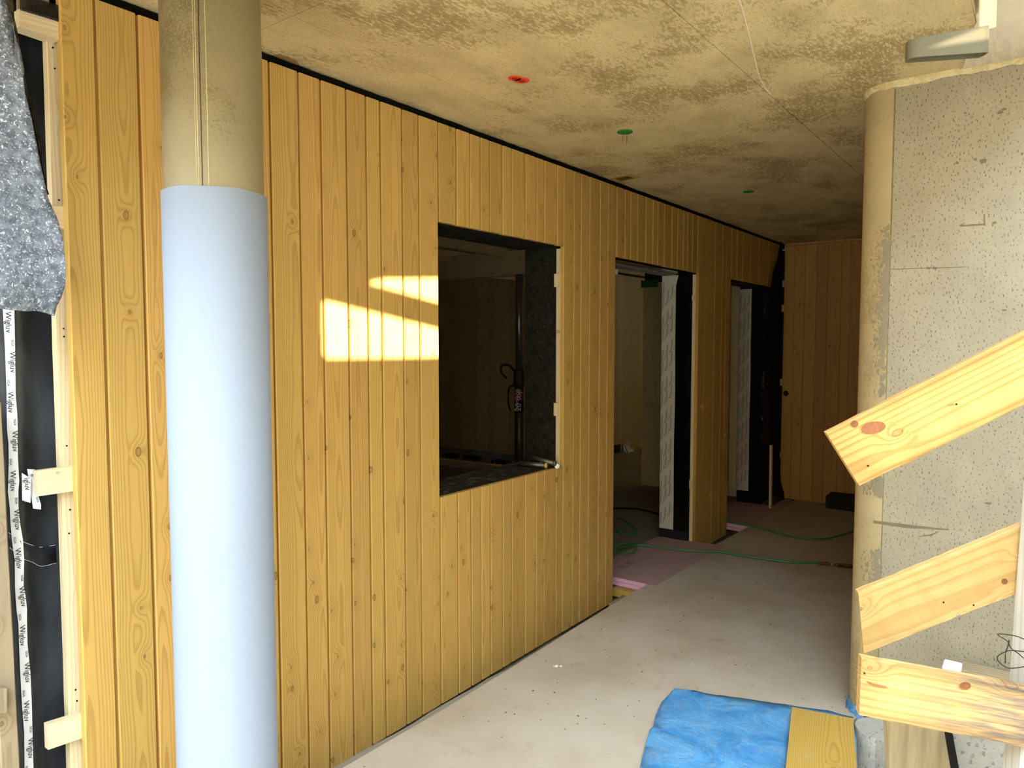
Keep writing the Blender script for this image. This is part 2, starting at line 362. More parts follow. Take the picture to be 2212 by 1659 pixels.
# ------------------------------------------------------------------ ceiling
ce = box('ceiling', .15, 11.6, .22, 9.2, ZC+.004, ZC+.25, 'ceil'); struct(ce, 'stained raw concrete ceiling slab over the passage', 'ceiling')
xs = [.15, 1.467, 3.385, 5.30, 7.22, 9.14]; ys = [.225, .968, 1.948, 2.90]
for i in range(5):
    for j in range(3):
        dz = random.uniform(0, .0015); g = .0012
        box('formwork_panel_face', xs[i]+g, xs[i+1]-g, ys[j]+g, ys[j+1]-g, ZC-dz, ZC+.006, 'ceil', ce)
# mortar fin along a cracked joint
fin = [(2.1073, 0.763, 2.598), (2.2972, 0.8037, 2.598), (2.4791, 0.847, 2.598), (2.6461, 0.8862, 2.598), (2.8627, 0.9357, 2.598), (3.0043, 0.9587, 2.598), (3.1022, 0.9646, 2.598)]
tube('mortar_fin', [(x+random.uniform(-.004, .004), y, ZC) for x, y, z in fin], .0026, 'ceil_light', ce, 5)
# stain left beside the column
st = [(1.615, 2.2624, 2.598), (1.6257, 2.2341, 2.598), (1.6562, 2.2279, 2.598), (1.7008, 2.2396, 2.598), (1.7328, 2.2632, 2.598), (1.7284, 2.2765, 2.598)]
prism('damp_stain', [(x, y, ZC-.003) for x, y, z in st], (0, 0, .002), plain('damp_brown_stain', (150, 118, 74), .9, .1), ce)
# rougher strip of soffit towards the open side, its brighter daylight painted as paler colour
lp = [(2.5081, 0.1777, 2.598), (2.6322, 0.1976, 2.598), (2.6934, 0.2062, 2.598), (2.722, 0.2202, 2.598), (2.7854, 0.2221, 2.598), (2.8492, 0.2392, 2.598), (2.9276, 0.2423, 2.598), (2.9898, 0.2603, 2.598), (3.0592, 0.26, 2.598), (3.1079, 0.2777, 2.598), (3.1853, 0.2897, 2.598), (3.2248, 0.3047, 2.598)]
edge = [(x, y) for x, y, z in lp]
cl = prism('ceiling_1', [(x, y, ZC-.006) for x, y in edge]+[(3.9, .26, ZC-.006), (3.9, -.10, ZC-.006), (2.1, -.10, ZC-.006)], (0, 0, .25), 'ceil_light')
struct(cl, 'ragged-edged concrete soffit at the open right side of the ceiling, its brighter daylight put into the paler colour', 'ceiling')

struct(box('ceiling_2', 3.486, 11.6, -.30, .219, ZC, ZC+.25, 'ceil'), 'raw concrete ceiling slab over the hidden side behind the blade wall', 'ceiling')
# ------------------------------------------------------------------ floor
box('floor', .3, 11.6, .56, 2.30, -.40, -.17, 'slab')
fl = bpy.data.objects['floor']; struct(fl, 'rough raw concrete slab under the covered deck, seen in the gap at the timber wall', 'floor')
fe = [(1.6818, 2.0108, 0.0273), (1.9375, 2.0164, 0.0227), (2.2365, 2.0172, 0.0173), (2.6798, 2.0314, 0.0094), (3.2716, 2.0535, -0.0013), (4.0237, 2.0764, -0.0148), (4.4483, 2.0756, -0.0225), (4.9272, 2.0814, -0.0311), (5.5593, 2.0887, -0.0425), (6.2059, 2.0868, -0.0541), (6.921, 2.0937, -0.067), (7.7139, 2.101, -0.0812)]
fp = [(.6, 2.06)]+[(x, y+random.uniform(-.004, .004)) for x, y, z in fe]+[(7.84, fe[-1][1]), (7.84, -.1), (3.50, -.1), (3.50, .55), (3.22, .60), (.6, .53)]
bm = bmesh.new(); top = [bm.verts.new((x, y, fz(x))) for x, y in fp]; bot = [bm.verts.new((x, y, fz(x)-.13)) for x, y in fp]
bm.faces.new(top); bm.faces.new(bot[::-1])
for i in range(len(fp)): bm.faces.new((top[i], bot[i], bot[(i+1) % len(fp)], top[(i+1) % len(fp)]))
bmesh.ops.triangulate(bm, faces=[f for f in bm.faces if len(f.verts) > 4])
deck = frombm('floor_1', bm, 'fleece'); struct(deck, 'cream fleece-covered deck filling the passage floor', 'floor')
# ragged cement lip beside the deck
lip = []
n = 60
for k in range(n):
    x = 1.0+k*(7.0-1.0)/n; x2 = 1.0+(k+1)*(7.0-1.0)/n
    lip.append((x, x2))
bm = bmesh.new()
pr = None
for k in range(n+1):
    x = 1.0+k*6.0/n; y0 = 2.03 if x < 4 else 2.02; wv = .035+random.uniform(-.006, .008); z = fz(x)-.014+random.uniform(-.003, .003)
    cur = [bm.verts.new(p) for p in ((x, y0-.02, z), (x, y0+wv, z-.006), (x, y0+wv+.004, z-.06), (x, y0-.02, z-.06))]
    if pr:
        for q in range(4): bm.faces.new((pr[q], pr[(q+1) % 4], cur[(q+1) % 4], cur[q]))
    pr = cur
frombm('cement_lip', bm, M['slab'], deck)
# crumbs and chips
bm = bmesh.new(); rng = random.Random(3)
for k in range(130):
    x = rng.uniform(1.7, 7.2); y = rng.uniform(.75, 1.98); s = rng.uniform(.0012, .0035)
    if .05 < 1.0 and (x < 3.35 and y < 1.45): continue
    bmesh.ops.create_icosphere(bm, subdivisions=1, radius=s, matrix=Matrix.Translation((x, y, fz(x)+s*.5)) @ Matrix.Rotation(rng.random()*3, 4, 'Z') @ Matrix.Diagonal((1.8, 1, .6, 1)))
o = frombm('floor_crumbs', bm, 'rust'); tag(o, 'dark crumbs of site dirt scattered over the cream deck', 'debris', kind='stuff')
cp = (2.8717, 1.8596, 0.0059)
ch = empty('mortar_chip', (cp[0], cp[1], fz(cp[0]))); tag(ch, 'small pale mortar chip lying alone on the cream deck near the timber wall', 'debris')
for dx, dy, s in ((0, 0, .011), (.012, -.016, .008), (-.006, .012, .006)):
    bm = bmesh.new(); bmesh.ops.create_icosphere(bm, subdivisions=1, radius=s)
    for v in bm.verts: v.co += Vector((rng.uniform(-1, 1), rng.uniform(-1, 1), rng.uniform(-1, 1)))*s*.25; v.co.z *= .5
    f = frombm('fragment', bm, 'chip', ch); f.location = (dx, dy, s*.45)

# ------------------------------------------------------------------ timber clad wall
WX0, WX1, WZ0, WZ1 = 2.476, 3.530, .853, 2.121           # window opening
D1 = (4.160, 5.517, 2.120); D2 = (6.237, 7.368, 2.124)     # door openings x0, x1, head
CB, CT = -.134, 2.565                                      # bottom and top of the cladding
CY = 2.325
bm = bmesh.new()
for x0, x1, z0, z1 in ((.95, WX0-.012, -.3, ZC), (WX0-.012, WX1+.004, -.3, WZ0-.012), (WX0-.012, WX1+.004, WZ1+.012, ZC), (WX1+.004, D1[0]-.012, -.3, ZC),
                       (D1[0]-.012, D1[1]+.004, D1[2]+.012, ZC), (D1[1]+.004, D2[0]-.012, -.3, ZC), (D2[0]-.012, D2[1]+.004, D2[2]+.012, ZC), (D2[1]+.004, 7.84, -.3, ZC)):
    bx(bm, x0, x1, CY, 2.522 if WX1 < x0 < 4.0 else 2.56, z0, z1)
wl = frombm('wall_left', bm, 'mem_matt'); struct(wl, 'timber-framed wall clad in upright honey-coloured boards along the left of the passage', 'wall')
sx = [.912]+[0.9373, 1.0098, 1.1319]
a0 = sx[-1]; sA = 1.5931
sx += [a0+(sA-a0)*k/4 for k in (1, 2, 3)]
sx += [1.5931, 1.7164, 1.8178, 1.942, 2.0443, 2.1216, 2.2468, 2.348, 2.4755, 2.5998, 2.6993, 2.7769, 2.8521, 2.9542, 3.0321, 3.1548, 3.2582, 3.3352, 3.4595, 3.5598, 3.6397, 3.7204, 3.8206, 3.9451, 4.0457, 4.1494, 4.2691, 4.3495, 4.4498, 4.5724, 4.6842, 4.7644, 4.8716, 5.0009, 5.1019, 5.2061, 5.2879, 5.3835, 5.4846, 5.6536, 5.8575, 6.0266, 6.1252, 6.2263, 6.3769, 6.5286, 6.735, 6.9738, 7.2559, 7.6194]
sx = sorted(sx)
# seams that sit on an opening edge
def snap(v):
    for e in (WX1, D1[1], D2[0]):
        if abs(v-e) < .03: return e
    return v
sx = [snap(v) for v in sx]; q = [sx[0]]
for v in sx[1:]:
    if v-q[-1] > .03: q.append(v)
sx = q
G = .0075
holes = {}
for key, (hx, _, hz) in zip('abc', [(5.6097, 2.25, 1.0534), (5.852, 2.25, 0.2916), (6.144, 2.25, 0.764)]): holes[key] = (hx, hz)
def cladding(x0, x1, z0, z1, m='clad', parent=None):
    w = x1-x0-G; L = z1-z0; hit = [(hx, hz) for hx, hz in holes.values() if x0 < hx < x1 and z0 < hz < z1]
    c = .0035; t = .024
    if hit:
        circ = []
        for hx, hz in hit:
            r = .021; cxx = min(max(hx-(x0+x1)/2, -w/2+r+.004), w/2-r-.004)
            circ.append([(cxx+r*math.cos(a), hz-z0+r*math.sin(a)) for a in (2*math.pi*k/20 for k in range(20))])
        mw = Matrix(((1, 0, 0, (x0+x1)/2), (0, 0, -1, 2.262), (0, 1, 0, z0), (0, 0, 0, 1)))
        o = fromcurve('cladding_board', [[(-w/2, 0), (w/2, 0), (w/2, L), (-w/2, L)]]+circ, .012, m, None, mw); o.parent = parent; return o
    # front with bevelled arrises and a recessed tongue on the right
    prof = [(-w/2+c, 0), (w/2-c, 0), (w/2, c*1.1), (w/2, .013), (w/2+G+.001, .013), (w/2+G+.001, .018), (w/2, .018), (w/2, t), (-w/2, t), (-w/2, c*1.1)]
    bm = bmesh.new(); n = len(prof)
    A = [bm.verts.new((x, y, 0)) for x, y in prof]; B = [bm.verts.new((x, y, L)) for x, y in prof]
    for k in range(n): bm.faces.new((A[k], A[(k+1) % n], B[(k+1) % n], B[k]))
    bm.faces.new(A[::-1]); bm.faces.new(B)
    o = frombm('cladding_board', bm, m, parent); o.location = ((x0+x1)/2, 2.25+random.uniform(-.0006, .0006), z0); return o
for x0, x1 in zip(sx, sx[1:]):
    spans = [(CB, CT)]
    mid = (x0+x1)/2
    for (a, b, z0, z1) in ((WX0, WX1, WZ0, WZ1), (D1[0], D1[1], CB-1, D1[2]), (D2[0], D2[1]+.5, CB-1, D2[2])):
        if x1 > a+.004 and x0 < b-.004:
            if x0 < a-.004 or x1 > b+.004:   # board crosses the edge of the opening: split it
                cut = a if x0 < a-.004 else b
                spans = 'split', a, b, z0, z1, cut
            else: spans = [(CB, z0), (z1, CT)] if z0 > CB else [(z1, CT)]
            break
    if spans[0] == 'split':
        _, a, b, z0, z1, cut = spans
        inside = (cut, x1) if cut == a else (x0, cut); outside = (x0, cut) if cut == a else (cut, x1)
        if outside[1]-outside[0] > .012: cladding(outside[0], outside[1], CB, CT, 'clad', wl)
        if inside[1]-inside[0] > .012:
            if z0 > CB: cladding(inside[0], inside[1], CB, z0, 'clad', wl)
            cladding(inside[0], inside[1], z1, CT, 'clad', wl)
    else:
        for z0, z1 in spans:
            if z1-z0 > .02: cladding(x0, x1, z0+random.uniform(-.001, .001)*(z0 > CB), z1, 'clad', wl)
# compressed black joint foam between cladding and ceiling, with a ragged top edge
bm = bmesh.new(); pr = None; n = 150
for k in range(n+1):
    x = .4+k*7.45/n; zt = ZC-.0005-max(0, random.gauss(.001, .0015)); y0 = 2.266
    cur = [bm.verts.new(p) for p in ((x, y0, CT-.02), (x, y0+random.uniform(-.002, .002), zt), (x, 2.33, zt), (x, 2.33, CT-.02))]
    if pr:
        for q in range(4): bm.faces.new((pr[q], pr[(q+1) % 4], cur[(q+1) % 4], cur[q]))
    pr = cur
struct(frombm('trim_1', bm, 'tape_black'), 'black foam joint strip between the cladding and the ceiling', 'trim')

# window reveal
win = box('window_1', WX0-.01, WX1, 2.284, 2.56, WZ0-.012, WZ0, 'sill'); struct(win, 'unglazed rough window opening lined with dark sheet in the timber wall', 'window')
box('reveal_lining', WX1, WX1+.004, 2.300, 2.522, WZ0, WZ1, 'reveal', win)
box('reveal_lining', WX0-.012, WX0-.004, 2.300, 2.56, WZ0, WZ1, 'reveal', win)
box('head_lining', WX0, WX1, 2.300, 2.56, WZ1, WZ1+.010, 'reveal', win)
box('sill_upstand', WX0, WX1, 2.276, 2.286, WZ0-.010, WZ0+.004, 'mem_matt', win)
# torn sheet hem hanging below the head
hem = [(2.7062, 2.46, 2.1421), (2.7648, 2.46, 2.1449), (2.7999, 2.46, 2.1306), (2.8356, 2.46, 2.1279), (2.9275, 2.46, 2.1412), (2.9652, 2.46, 2.1312), (3.0426, 2.46, 2.1353), (3.2052, 2.46, 2.1337), (3.4245, 2.46, 2.1264)]
tube('torn_sheet_hem', hem, .004, 'cable', win, 5)
for pa, pb in ([(2.7442, 2.42, 2.1614), (2.7825, 2.42, 2.1273)], [(2.7651, 2.42, 2.1619), (2.8038, 2.42, 2.1345)]): tube('loose_strip', [pa, pb], .003, 'cable', win, 5)
# stubs of battens that show in the reveals
def stub(name, a, b, y0, y1, dx, label, parent=wl):
    o = box(name, min(a[0], b[0]), max(a[0], b[0])+dx, y0, y1, b[2], a[2], 'batten', parent, .001); return o
for a, b in ([(3.5381, 2.285, 1.2216), (3.5586, 2.285, 1.1469)], [(3.533, 2.285, 1.9656), (3.5532, 2.285, 1.89)]): box('batten_stub', WX1-.024, WX1+.010, 2.276, 2.300, b[2], a[2], 'batten', wl, .001)
# vertical battens behind the board edges at the openings
for x0, x1 in ((WX1, WX1+.045), (D1[1], D1[1]+.045)): box('batten', x0+.0005, x1, 2.2745, 2.3005, CB+.03, 2.11, 'batten', wl)
for a, b in ([(5.5023, 2.29, 1.9487), (5.5321, 2.29, 1.9024)], [(5.5001, 2.29, 0.4635), (5.531, 2.29, 0.3906)]): box('batten_stub', D1[1]-.018, D1[1]+.01, 2.277, 2.298, b[2], a[2], 'batten', wl, .001)

# door 1 lining
d1 = box('door_1', D1[0]-.011, D1[1], CY+.001, 2.44, D1[2], D1[2]+.011, 'foil'); struct(d1, 'doorless wall opening next to the window, lined with black foil and printed tape', 'door')
box('head_board', D1[0]-.011, D1[1], 2.44, 2.56, D1[2]-.008, D1[2]+.011, 'cable', d1)
def jamb(d, X, parent, tz0, wob):
    # foil with slight creases
    bm = bmesh.new(); ny, nz = 8, 36; rng = random.Random(5)
    g = [[bm.verts.new((X-.001-rng.uniform(0, .003)*(0 < i < ny), 2.301+(2.56-2.301)*i/ny, -.15+(2.27)*j/nz)) for i in range(ny+1)] for j in range(nz+1)]
    for j in range(nz):
        for i in range(ny): bm.faces.new((g[j][i], g[j][i+1], g[j+1][i+1], g[j+1][i]))
    frombm('foil_lining', bm, 'foil', parent, True)
    y0, y1 = 2.438, 2.56
    z = tz0; pts = []
    while z < 2.112: pts.append((z, rng.uniform(-.003, .003))); z += .25
    pts.append((2.112, 0)); bm = bmesh.new(); L = []; 
    for z, dy in pts: L.append((bm.verts.new((X-.006, y0+dy+(wob if z > 2.05 else 0), z)), bm.verts.new((X-.006, y1, z))))
    for a, b in zip(L, L[1:]): bm.faces.new((a[0], a[1], b[1], b[0]))
    tp = frombm('printed_tape', bm, 'tape_d', parent)
    items = []; z = tz0+.02; row = 0
    while z < 1.98:
        for c in range(3):
            zz = z+c*.045+(.03 if row % 2 else 0)
            if zz < 1.97: items.append(('\u25a0 Terpasator' if False else 'Terpasator', .026, (X-.0066, y1-.012-c*.040, zz), (0, -.10, 1), (0, -1, -.10)))
            if zz < 1.94: items.append(('==========', .010, (X-.0066, y1-.032-c*.040, zz+.02), (0, -.10, 1), (0, -1, -.10)))
        z += .135; row += 1
    # text runs upwards; its top points into the room side
    bm2 = [(s, sz, (o[0], o[1]-.0, o[2]), (0, -.08, 1), (0, 1, .08)) for s, sz, o, _, _ in items]
    printing('tape_print', bm2, 'ink', tp)
tz = 0.0285
jamb(1, D1[1], d1, tz, -.02)
box('bottom_membrane', D1[1]-.012, D1[1]-.007, 2.31, 2.56, -.14, tz+.004, 'mem_matt', d1)

# door 2 lining
d2 = box('door_2', D2[0]-.011, D2[1], CY+.001, 2.44, D2[2], D2[2]+.011, 'mem_matt'); struct(d2, 'second doorless opening beside the back corner, lined with black foil and printed tape', 'door')
jamb(2, D2[1], d2, 0.0443, 0)
box('door_stud', D2[1]-.03, D2[1]+.03, 2.562, 2.64, .05, 2.40, 'batten', d2)

# felt draped over the corner beyond door 2
dp = [(7.5305, 2.215, 2.5802), (7.4642, 2.215, 2.4213), (7.3374, 2.215, 2.2778), (7.2716, 2.215, 2.1507), (7.21, 2.215, 1.9759), (7.1525, 2.215, 1.7492), (7.1369, 2.215, 1.5469), (7.2688, 2.215, 1.5327), (7.3194, 2.215, 0.5514), (7.4277, 2.215, 0.0652), (7.9626, 2.215, -0.165), (7.7081, 2.215, 0.1165), (7.6103, 2.215, 0.8065), (7.6102, 2.215, 1.4742), (7.6192, 2.215, 2.2295), (7.593, 2.215, 2.587)]
o = prism('black_felt_drape', dp, (0, .006, 0), 'blackfelt'); tag(o, 'black felt hanging over the far corner beyond the second doorway', 'felt')
p = [(7.1929, 2.19, 0.5588), (7.2974, 2.19, 0.5468), (7.2277, 2.19, 0.0319)]
o = plank('leaning_batten', (p[0][0]+.02, 2.155, -.066), (.01, .01, 1), (0, 1, 0), .04, .02, p[0][2]+.066, 'batten'); tag(o, 'short pale batten standing against the black felt in the far corner', 'batten')

# ------------------------------------------------------------------ back wall
bw = box('wall_back', 7.874, 8.05, -.2, 2.60, -.3, ZC, 'mem_matt'); struct(bw, 'wall clad in upright brown-gold boards closing the far end of the passage', 'wall')
by = [2.2623, 2.1557, 2.0518, 1.9387, 1.8303, 1.6993, 1.6163]
by += [by[-1]-.13*k for k in range(1, 10)]
hx_, hy_, hz_ = (7.85, 2.223, 1.0317)
for k, (a, b) in enumerate(zip(by, by[1:])):
    w_ = a-b-.005; L = 2.575+.085
    if k == 0:
        mw = Matrix(((0, 0, -1, 7.862), (-1, 0, 0, (a+b)/2), (0, 1, 0, -.085), (0, 0, 0, 1)))
        cxx = (a+b)/2-hy_; r = .03
        o = fromcurve('cladding_board', [[(-w_/2, 0), (w_/2, 0), (w_/2, L), (-w_/2, L)], [(cxx+r*math.cos(t), hz_+.085+r*math.sin(t)) for t in (2*math.pi*i/20 for i in range(20))]], .012, 'clad_far', None, mw); o.parent = bw
    else: plank('cladding_board', (7.85, (a+b)/2, -.085), (0, 0, 1), (1, 0, 0), w_, .024, L, 'clad_far', bw, .002)
    plank('tongue_strip', (7.860, b, -.085), (0, 0, 1), (1, 0, 0), .012, .01, L, 'clad_far', bw, .001)
box('head_trim', 7.846, 7.874, -.1, by[0], 2.578, ZC, 'clad_far', bw)
for a, b in ([(7.88, 2.3237, 2.2244), (7.88, 2.2887, 2.1498)], [(7.88, 2.3183, 1.9657), (7.88, 2.2832, 1.8916)], [(7.88, 2.3309, 1.184), (7.88, 2.2764, 1.1116)], [(7.88, 2.3245, 0.4031), (7.88, 2.2745, 0.3328)], [(7.88, 2.3079, 2.6115), (7.88, 2.2777, 2.5319)]):
    box('batten_stub', 7.862, 7.885, min(by[0]-.01, b[1]), a[1], b[2], a[2], 'batten', bw, .001)

# closing walls that keep the rooms dark
struct(box('wall_right', 3.49, 11.6, -.30, -.12, -.3, ZC, 'blade'), 'raw concrete wall closing the hidden right side of the passage', 'wall')

# ------------------------------------------------------------------ rooms behind the timber wall
struct(box('floor_2', .95, 11.6, 2.30, 9.2, -.25, -.085, 'slab'), 'dusty raw concrete floor of the rooms behind the timber wall', 'floor')
inn = box('wall_inner', 8.53, 8.65, 5.14, 9.2, -.1, 2.60, 'mem_matt'); struct(inn, 'unfinished spruce panel wall deep inside the room seen through the window', 'wall')
y = 5.10; k = 0
while y < 9.1:
    w_ = (.17, .12, .24, .15, .20, .11)[k % 6]; plank('panel_board', (8.51, y+w_/2, -.085), (0, 0, 1), (1, 0, 0), w_-.003, .02, 2.65, 'clt', inn, .001); y += w_; k += 1
M['clt_dim'] = wood('dimmed_spruce_panel', (164, 146, 110), (128, 108, 74), (70, 46, 28), freq=60, ring=.3, knots=.5, tone=.15)  # darker copy of the spruce panel, the room's dimness put into its colour
inb = box('wall_inner_1', 8.53, 11.6, 5.14, 5.26, -.1, 2.60, 'mem_matt'); struct(inb, 'pale spruce panel wall seen far back through the first doorway', 'wall')
x = 8.53
while x < 11.4:
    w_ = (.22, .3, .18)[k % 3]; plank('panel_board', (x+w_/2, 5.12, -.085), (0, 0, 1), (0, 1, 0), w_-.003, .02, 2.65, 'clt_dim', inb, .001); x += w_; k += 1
pa = box('wall_inner_2', 7.53, 7.60, 2.56, 3.71, -.02, 2.45, 'mem_matt'); struct(pa, 'brown timber partition end standing inside the first doorway', 'wall')
yy = 2.56
for w_ in (.30, .29, .28, .28): plank('panel_board', (7.50, yy+w_/2, -.06), (0, 0, 1), (1, 0, 0), w_-.003, .03, 2.30, 'clt', pa, .001); yy += w_+.002
struct(box('wall_outer', .80, .949, 2.56, 9.2, -.3, ZC, 'slab'), 'outer side wall of the rooms, unseen', 'wall')
struct(box('wall_outer_1', .80, 11.7, 9.2, 9.35, -.3, ZC+.2, 'slab'), 'rear outer wall of the rooms, unseen', 'wall')
struct(box('wall_outer_2', 11.6, 11.75, -.3, 9.2, -.3, ZC+.2, 'slab'), 'far end outer wall, unseen', 'wall')
o = plank('main_beam', (6.04, 8.4, 2.39), (0, -1, 0), (1, 0, 0), .25, .12, 5.2, 'clt', None, .003); tag(o, 'long timber main beam under the room ceiling seen through the window', 'beam')
jl = ['nearest the timber wall', 'second from the timber wall', 'third from the timber wall', 'fourth from the timber wall', 'fifth from the timber wall']
for k, y in enumerate((2.95, 3.75, 4.55, 5.35, 6.15)):
    o = plank('ceiling_joist', (1.2, y, 2.52), (1, 0, 0), (0, 1, 0), .13, .08, 7.25, 'clt', None, .002); tag(o, 'timber joist under the dark room ceiling, '+jl[k], 'joist', 'joists in the room behind the wall')
# green strap on the partition head
a, b = (7.49, 3.7304, 2.2686), (7.49, 3.5309, 2.1868)
o = box('green_strap', 7.472, 7.499, b[1], a[1], b[2], a[2], 'green', None, .002); tag(o, 'green webbing strap fixed to the head of the partition inside the first doorway', 'strap')
# sockets at the foot of the far wall
a, b = (9.4023, 5.09, 0.0563), (9.5473, 5.09, -0.0576)
o = box('socket_box', a[0], b[0], 5.07, 5.098, b[2], a[2], 'black', None, .004); tag(o, 'black socket box at the foot of the far pale wall', 'socket box')
a, b = (9.662, 5.09, 0.0473), (9.8892, 5.09, -0.1066)
r0 = empty('cable_outlet', (a[0], 5.09, b[2])); tag(r0, 'grey outlet with white cable loops beside the black socket box', 'outlet')
adopt(box('back_plate', a[0], b[0], 5.088, 5.098, b[2], a[2], 'sheet', None, .002), r0)
for q in (.25, .6, .85):
    xx = a[0]+(b[0]-a[0])*q
    adopt(tube('cable', [(xx-.05, 5.085, a[2]-.04), (xx-.03, 5.05, b[2]+.03), (xx+.02, 5.03, b[2]+.02), (xx+.06, 5.05, b[2]+.06)], .008, 'tape'), r0)
# steel prop
pxp, pyp = 6.02, 4.376
prop = empty('steel_prop', (pxp, pyp, -.085)); tag(prop, 'adjustable steel prop with red and black bands standing under the main beam', 'prop')
zA, zB, zC_, zD, zE = [1.292, 1.1579, 1.0523, 0.9754, 0.8502]
lathe('outer_tube', [(.044, 0), (.044, zB+.085)], 'tube', prop, seg=20)
lathe('base_plate', [(.07, 0), (.07, .008), (.05, .012)], 'tube', prop, seg=20)
lathe('inner_tube', [(.036, zA+.085), (.036, 2.35)], 'steel', prop, seg=20)
lathe('collar', [(.048, zB+.04), (.056, zB+.06), (.056, zA+.07), (.046, zA+.09)], 'rust', prop, seg=20)
for k in range(4): pass
lathe('red_band', [(.0455, zD+.085), (.0455, zC_+.085)], 'redd', prop, seg=20)
bb = lathe('black_band', [(.0455, zE+.085), (.0455, zD+.083)], 'black', prop, seg=20)
tube('hook_pin', [(-.04, .02, zA+.06), (-.10, .05, zA+.13), (-.17, .09, zA+.13), (-.17, .10, zA+.06), (-.12, .07, zA)], .012, 'rust', prop)
tube('chain_pin', [(-.03, .03, zB+.06), (-.09, .06, zB+.03), (-.10, .06, zB-.12), (-.08, .05, zB-.2)], .010, 'rust', prop)
vx = Vector((-pxp, -pyp, 0)).normalized(); sd = Vector((vx.y*-1, vx.x, 0)); sd = Vector((-vx.y, vx.x, 0))
printing('band_print', [('20 top', .085, tuple(vx*.0475+sd*.020+Vector((0, 0, zE+.10))), (0, 0, 1), tuple(-sd)), ('Eurex', .06, tuple(vx*.046-sd*.005+Vector((0, 0, zE+.10))), (0, 0, 1), tuple(-sd)),
                        ('300', .07, tuple(vx*.0475+sd*.012+Vector((0, 0, zD+.10))), (0, 0, 1), tuple(-sd))], 'tape', prop)
# plastic sheet and dark blocks on the room floor
tp = [(8.1, 7.4648, 0.0034), (8.1, 7.3418, -0.0073), (8.1, 7.1008, -0.049), (8.1, 6.9106, -0.0733), (8.1, 6.6278, -0.0064), (8.1, 6.4048, 0.007), (8.1, 6.1873, -0.013), (8.1, 5.943, -0.0099), (8.1, 5.6588, 0.004)]
v = []; f = []
for k, (x, y, z) in enumerate(tp):
    v += [(8.30, y, z-.05), (8.1, y, z), (8.0, y, z-.22), (7.9, y, -.083)]
    if k:
        for q in range(3): f.append((4*k-4+q, 4*k+q, 4*k+q+1, 4*k-3+q))
o = raw('plastic_sheet', v, f, 'sheet', None, True); o.modifiers.new('t', 'SOLIDIFY').thickness = .004; tag(o, 'blue-grey plastic sheet heaped along the foot of the inner wall', 'plastic sheet')
nm = ['leftmost of three', 'middle of three', 'rightmost of three']
for k, (a, b) in enumerate(([(7.8, 6.9804, -0.0356), (7.8, 6.7727, -0.1167)], [(7.8, 6.5902, -0.0261), (7.8, 6.3495, -0.121)], [(7.8, 6.0866, -0.0368), (7.8, 5.8397, -0.1141)])):
    r0 = empty('dark_block', (7.79, (a[1]+b[1])/2, -.085)); tag(r0, 'speckled black block on the plastic sheet behind the window sill, '+nm[k], 'block', 'dark blocks behind the window sill')
    adopt(box('block_body', 7.72, 7.86, b[1], a[1], -.083, a[2], 'block', None, .006), r0)
    for q in (.3, .65):
        yq = a[1]+(b[1]-a[1])*q; adopt(tube('steel_pin', [(7.71, yq, b[2]+.0), (7.71, yq, b[2]+.06)], .008, 'steel'), r0)
a, b = [(7.2, 6.519, -0.0002), (7.2, 5.7465, 0.009)]
o = plank('floor_timber', (7.2, a[1]+.6, a[2]-.09), (0, -1, (b[2]-a[2])/(a[1]-b[1])), (1, 0, 0), .16, .1, (a[1]-b[1])+1.0, 'clt', None, .003); tag(o, 'brown timber lying in front of the dark blocks behind the window', 'timber')
# tubes on the window sill
def pipe(label, p0, p1, r, cap='yellow', m='tube'):
    a = Vector(p0); b = Vector(p1); r0 = empty('steel_tube', p0); tag(r0, label, 'tube', 'steel tubes on the window sill')
    adopt(tube('tube_body', [a, b], r, m, seg=14, smooth=False), r0)
    d = (b-a).normalized(); adopt(tube('end_cap', [b-d*.002, b+d*.006], r*1.18, cap, seg=14, smooth=False), r0)
s0 = WZ0
pipe('grey steel tube with a yellow end cap lying at the front of the window sill', (3.3738, 2.452, 0.871), (3.4013, 2.2828, 0.871), .014)
pipe('long grey steel tube resting on the others at the back of the sill', (3.4217, 2.4003, 0.905), (3.4276, 2.2403, 0.885), .013, 'tube')
pipe('short galvanised tube with a yellow end cap in the sill corner', (3.563, 2.4215, 0.868), (3.549, 2.3002, 0.868), .012)
pipe('thin bolt lying crosswise between the sill tubes', (3.5231, 2.4511, 0.862), (3.5067, 2.3898, 0.862), .007, 'steel')
pipe('small pale tube standing end-on at the very corner of the sill', (3.4935, 2.2865, 0.866), (3.4504, 2.2393, 0.866), .012, 'tape')

# ------------------------------------------------------------------ round column and its wrap
col = empty('round_column', (1.101, 1.804, -.17)); tag(col, 'round tan concrete column standing in front of the timber wall', 'column')
lathe('shaft', [(.125, 0), (.125, ZC+.17)], 'column', col, seg=96)
for ang, wd, m in ((-122.5, .0012, 'rust'), (-126.5, .0007, 'slurry'), (-115.5, .0008, 'slurry'), (-128.8, .0006, 'slurry')):
    a = math.radians(ang-12); tube('mould_seam', [(math.cos(a)*.1252, math.sin(a)*.1252, 1.9), (math.cos(a)*.1252, math.sin(a)*.1252, ZC+.16)], wd, m, col, 5)
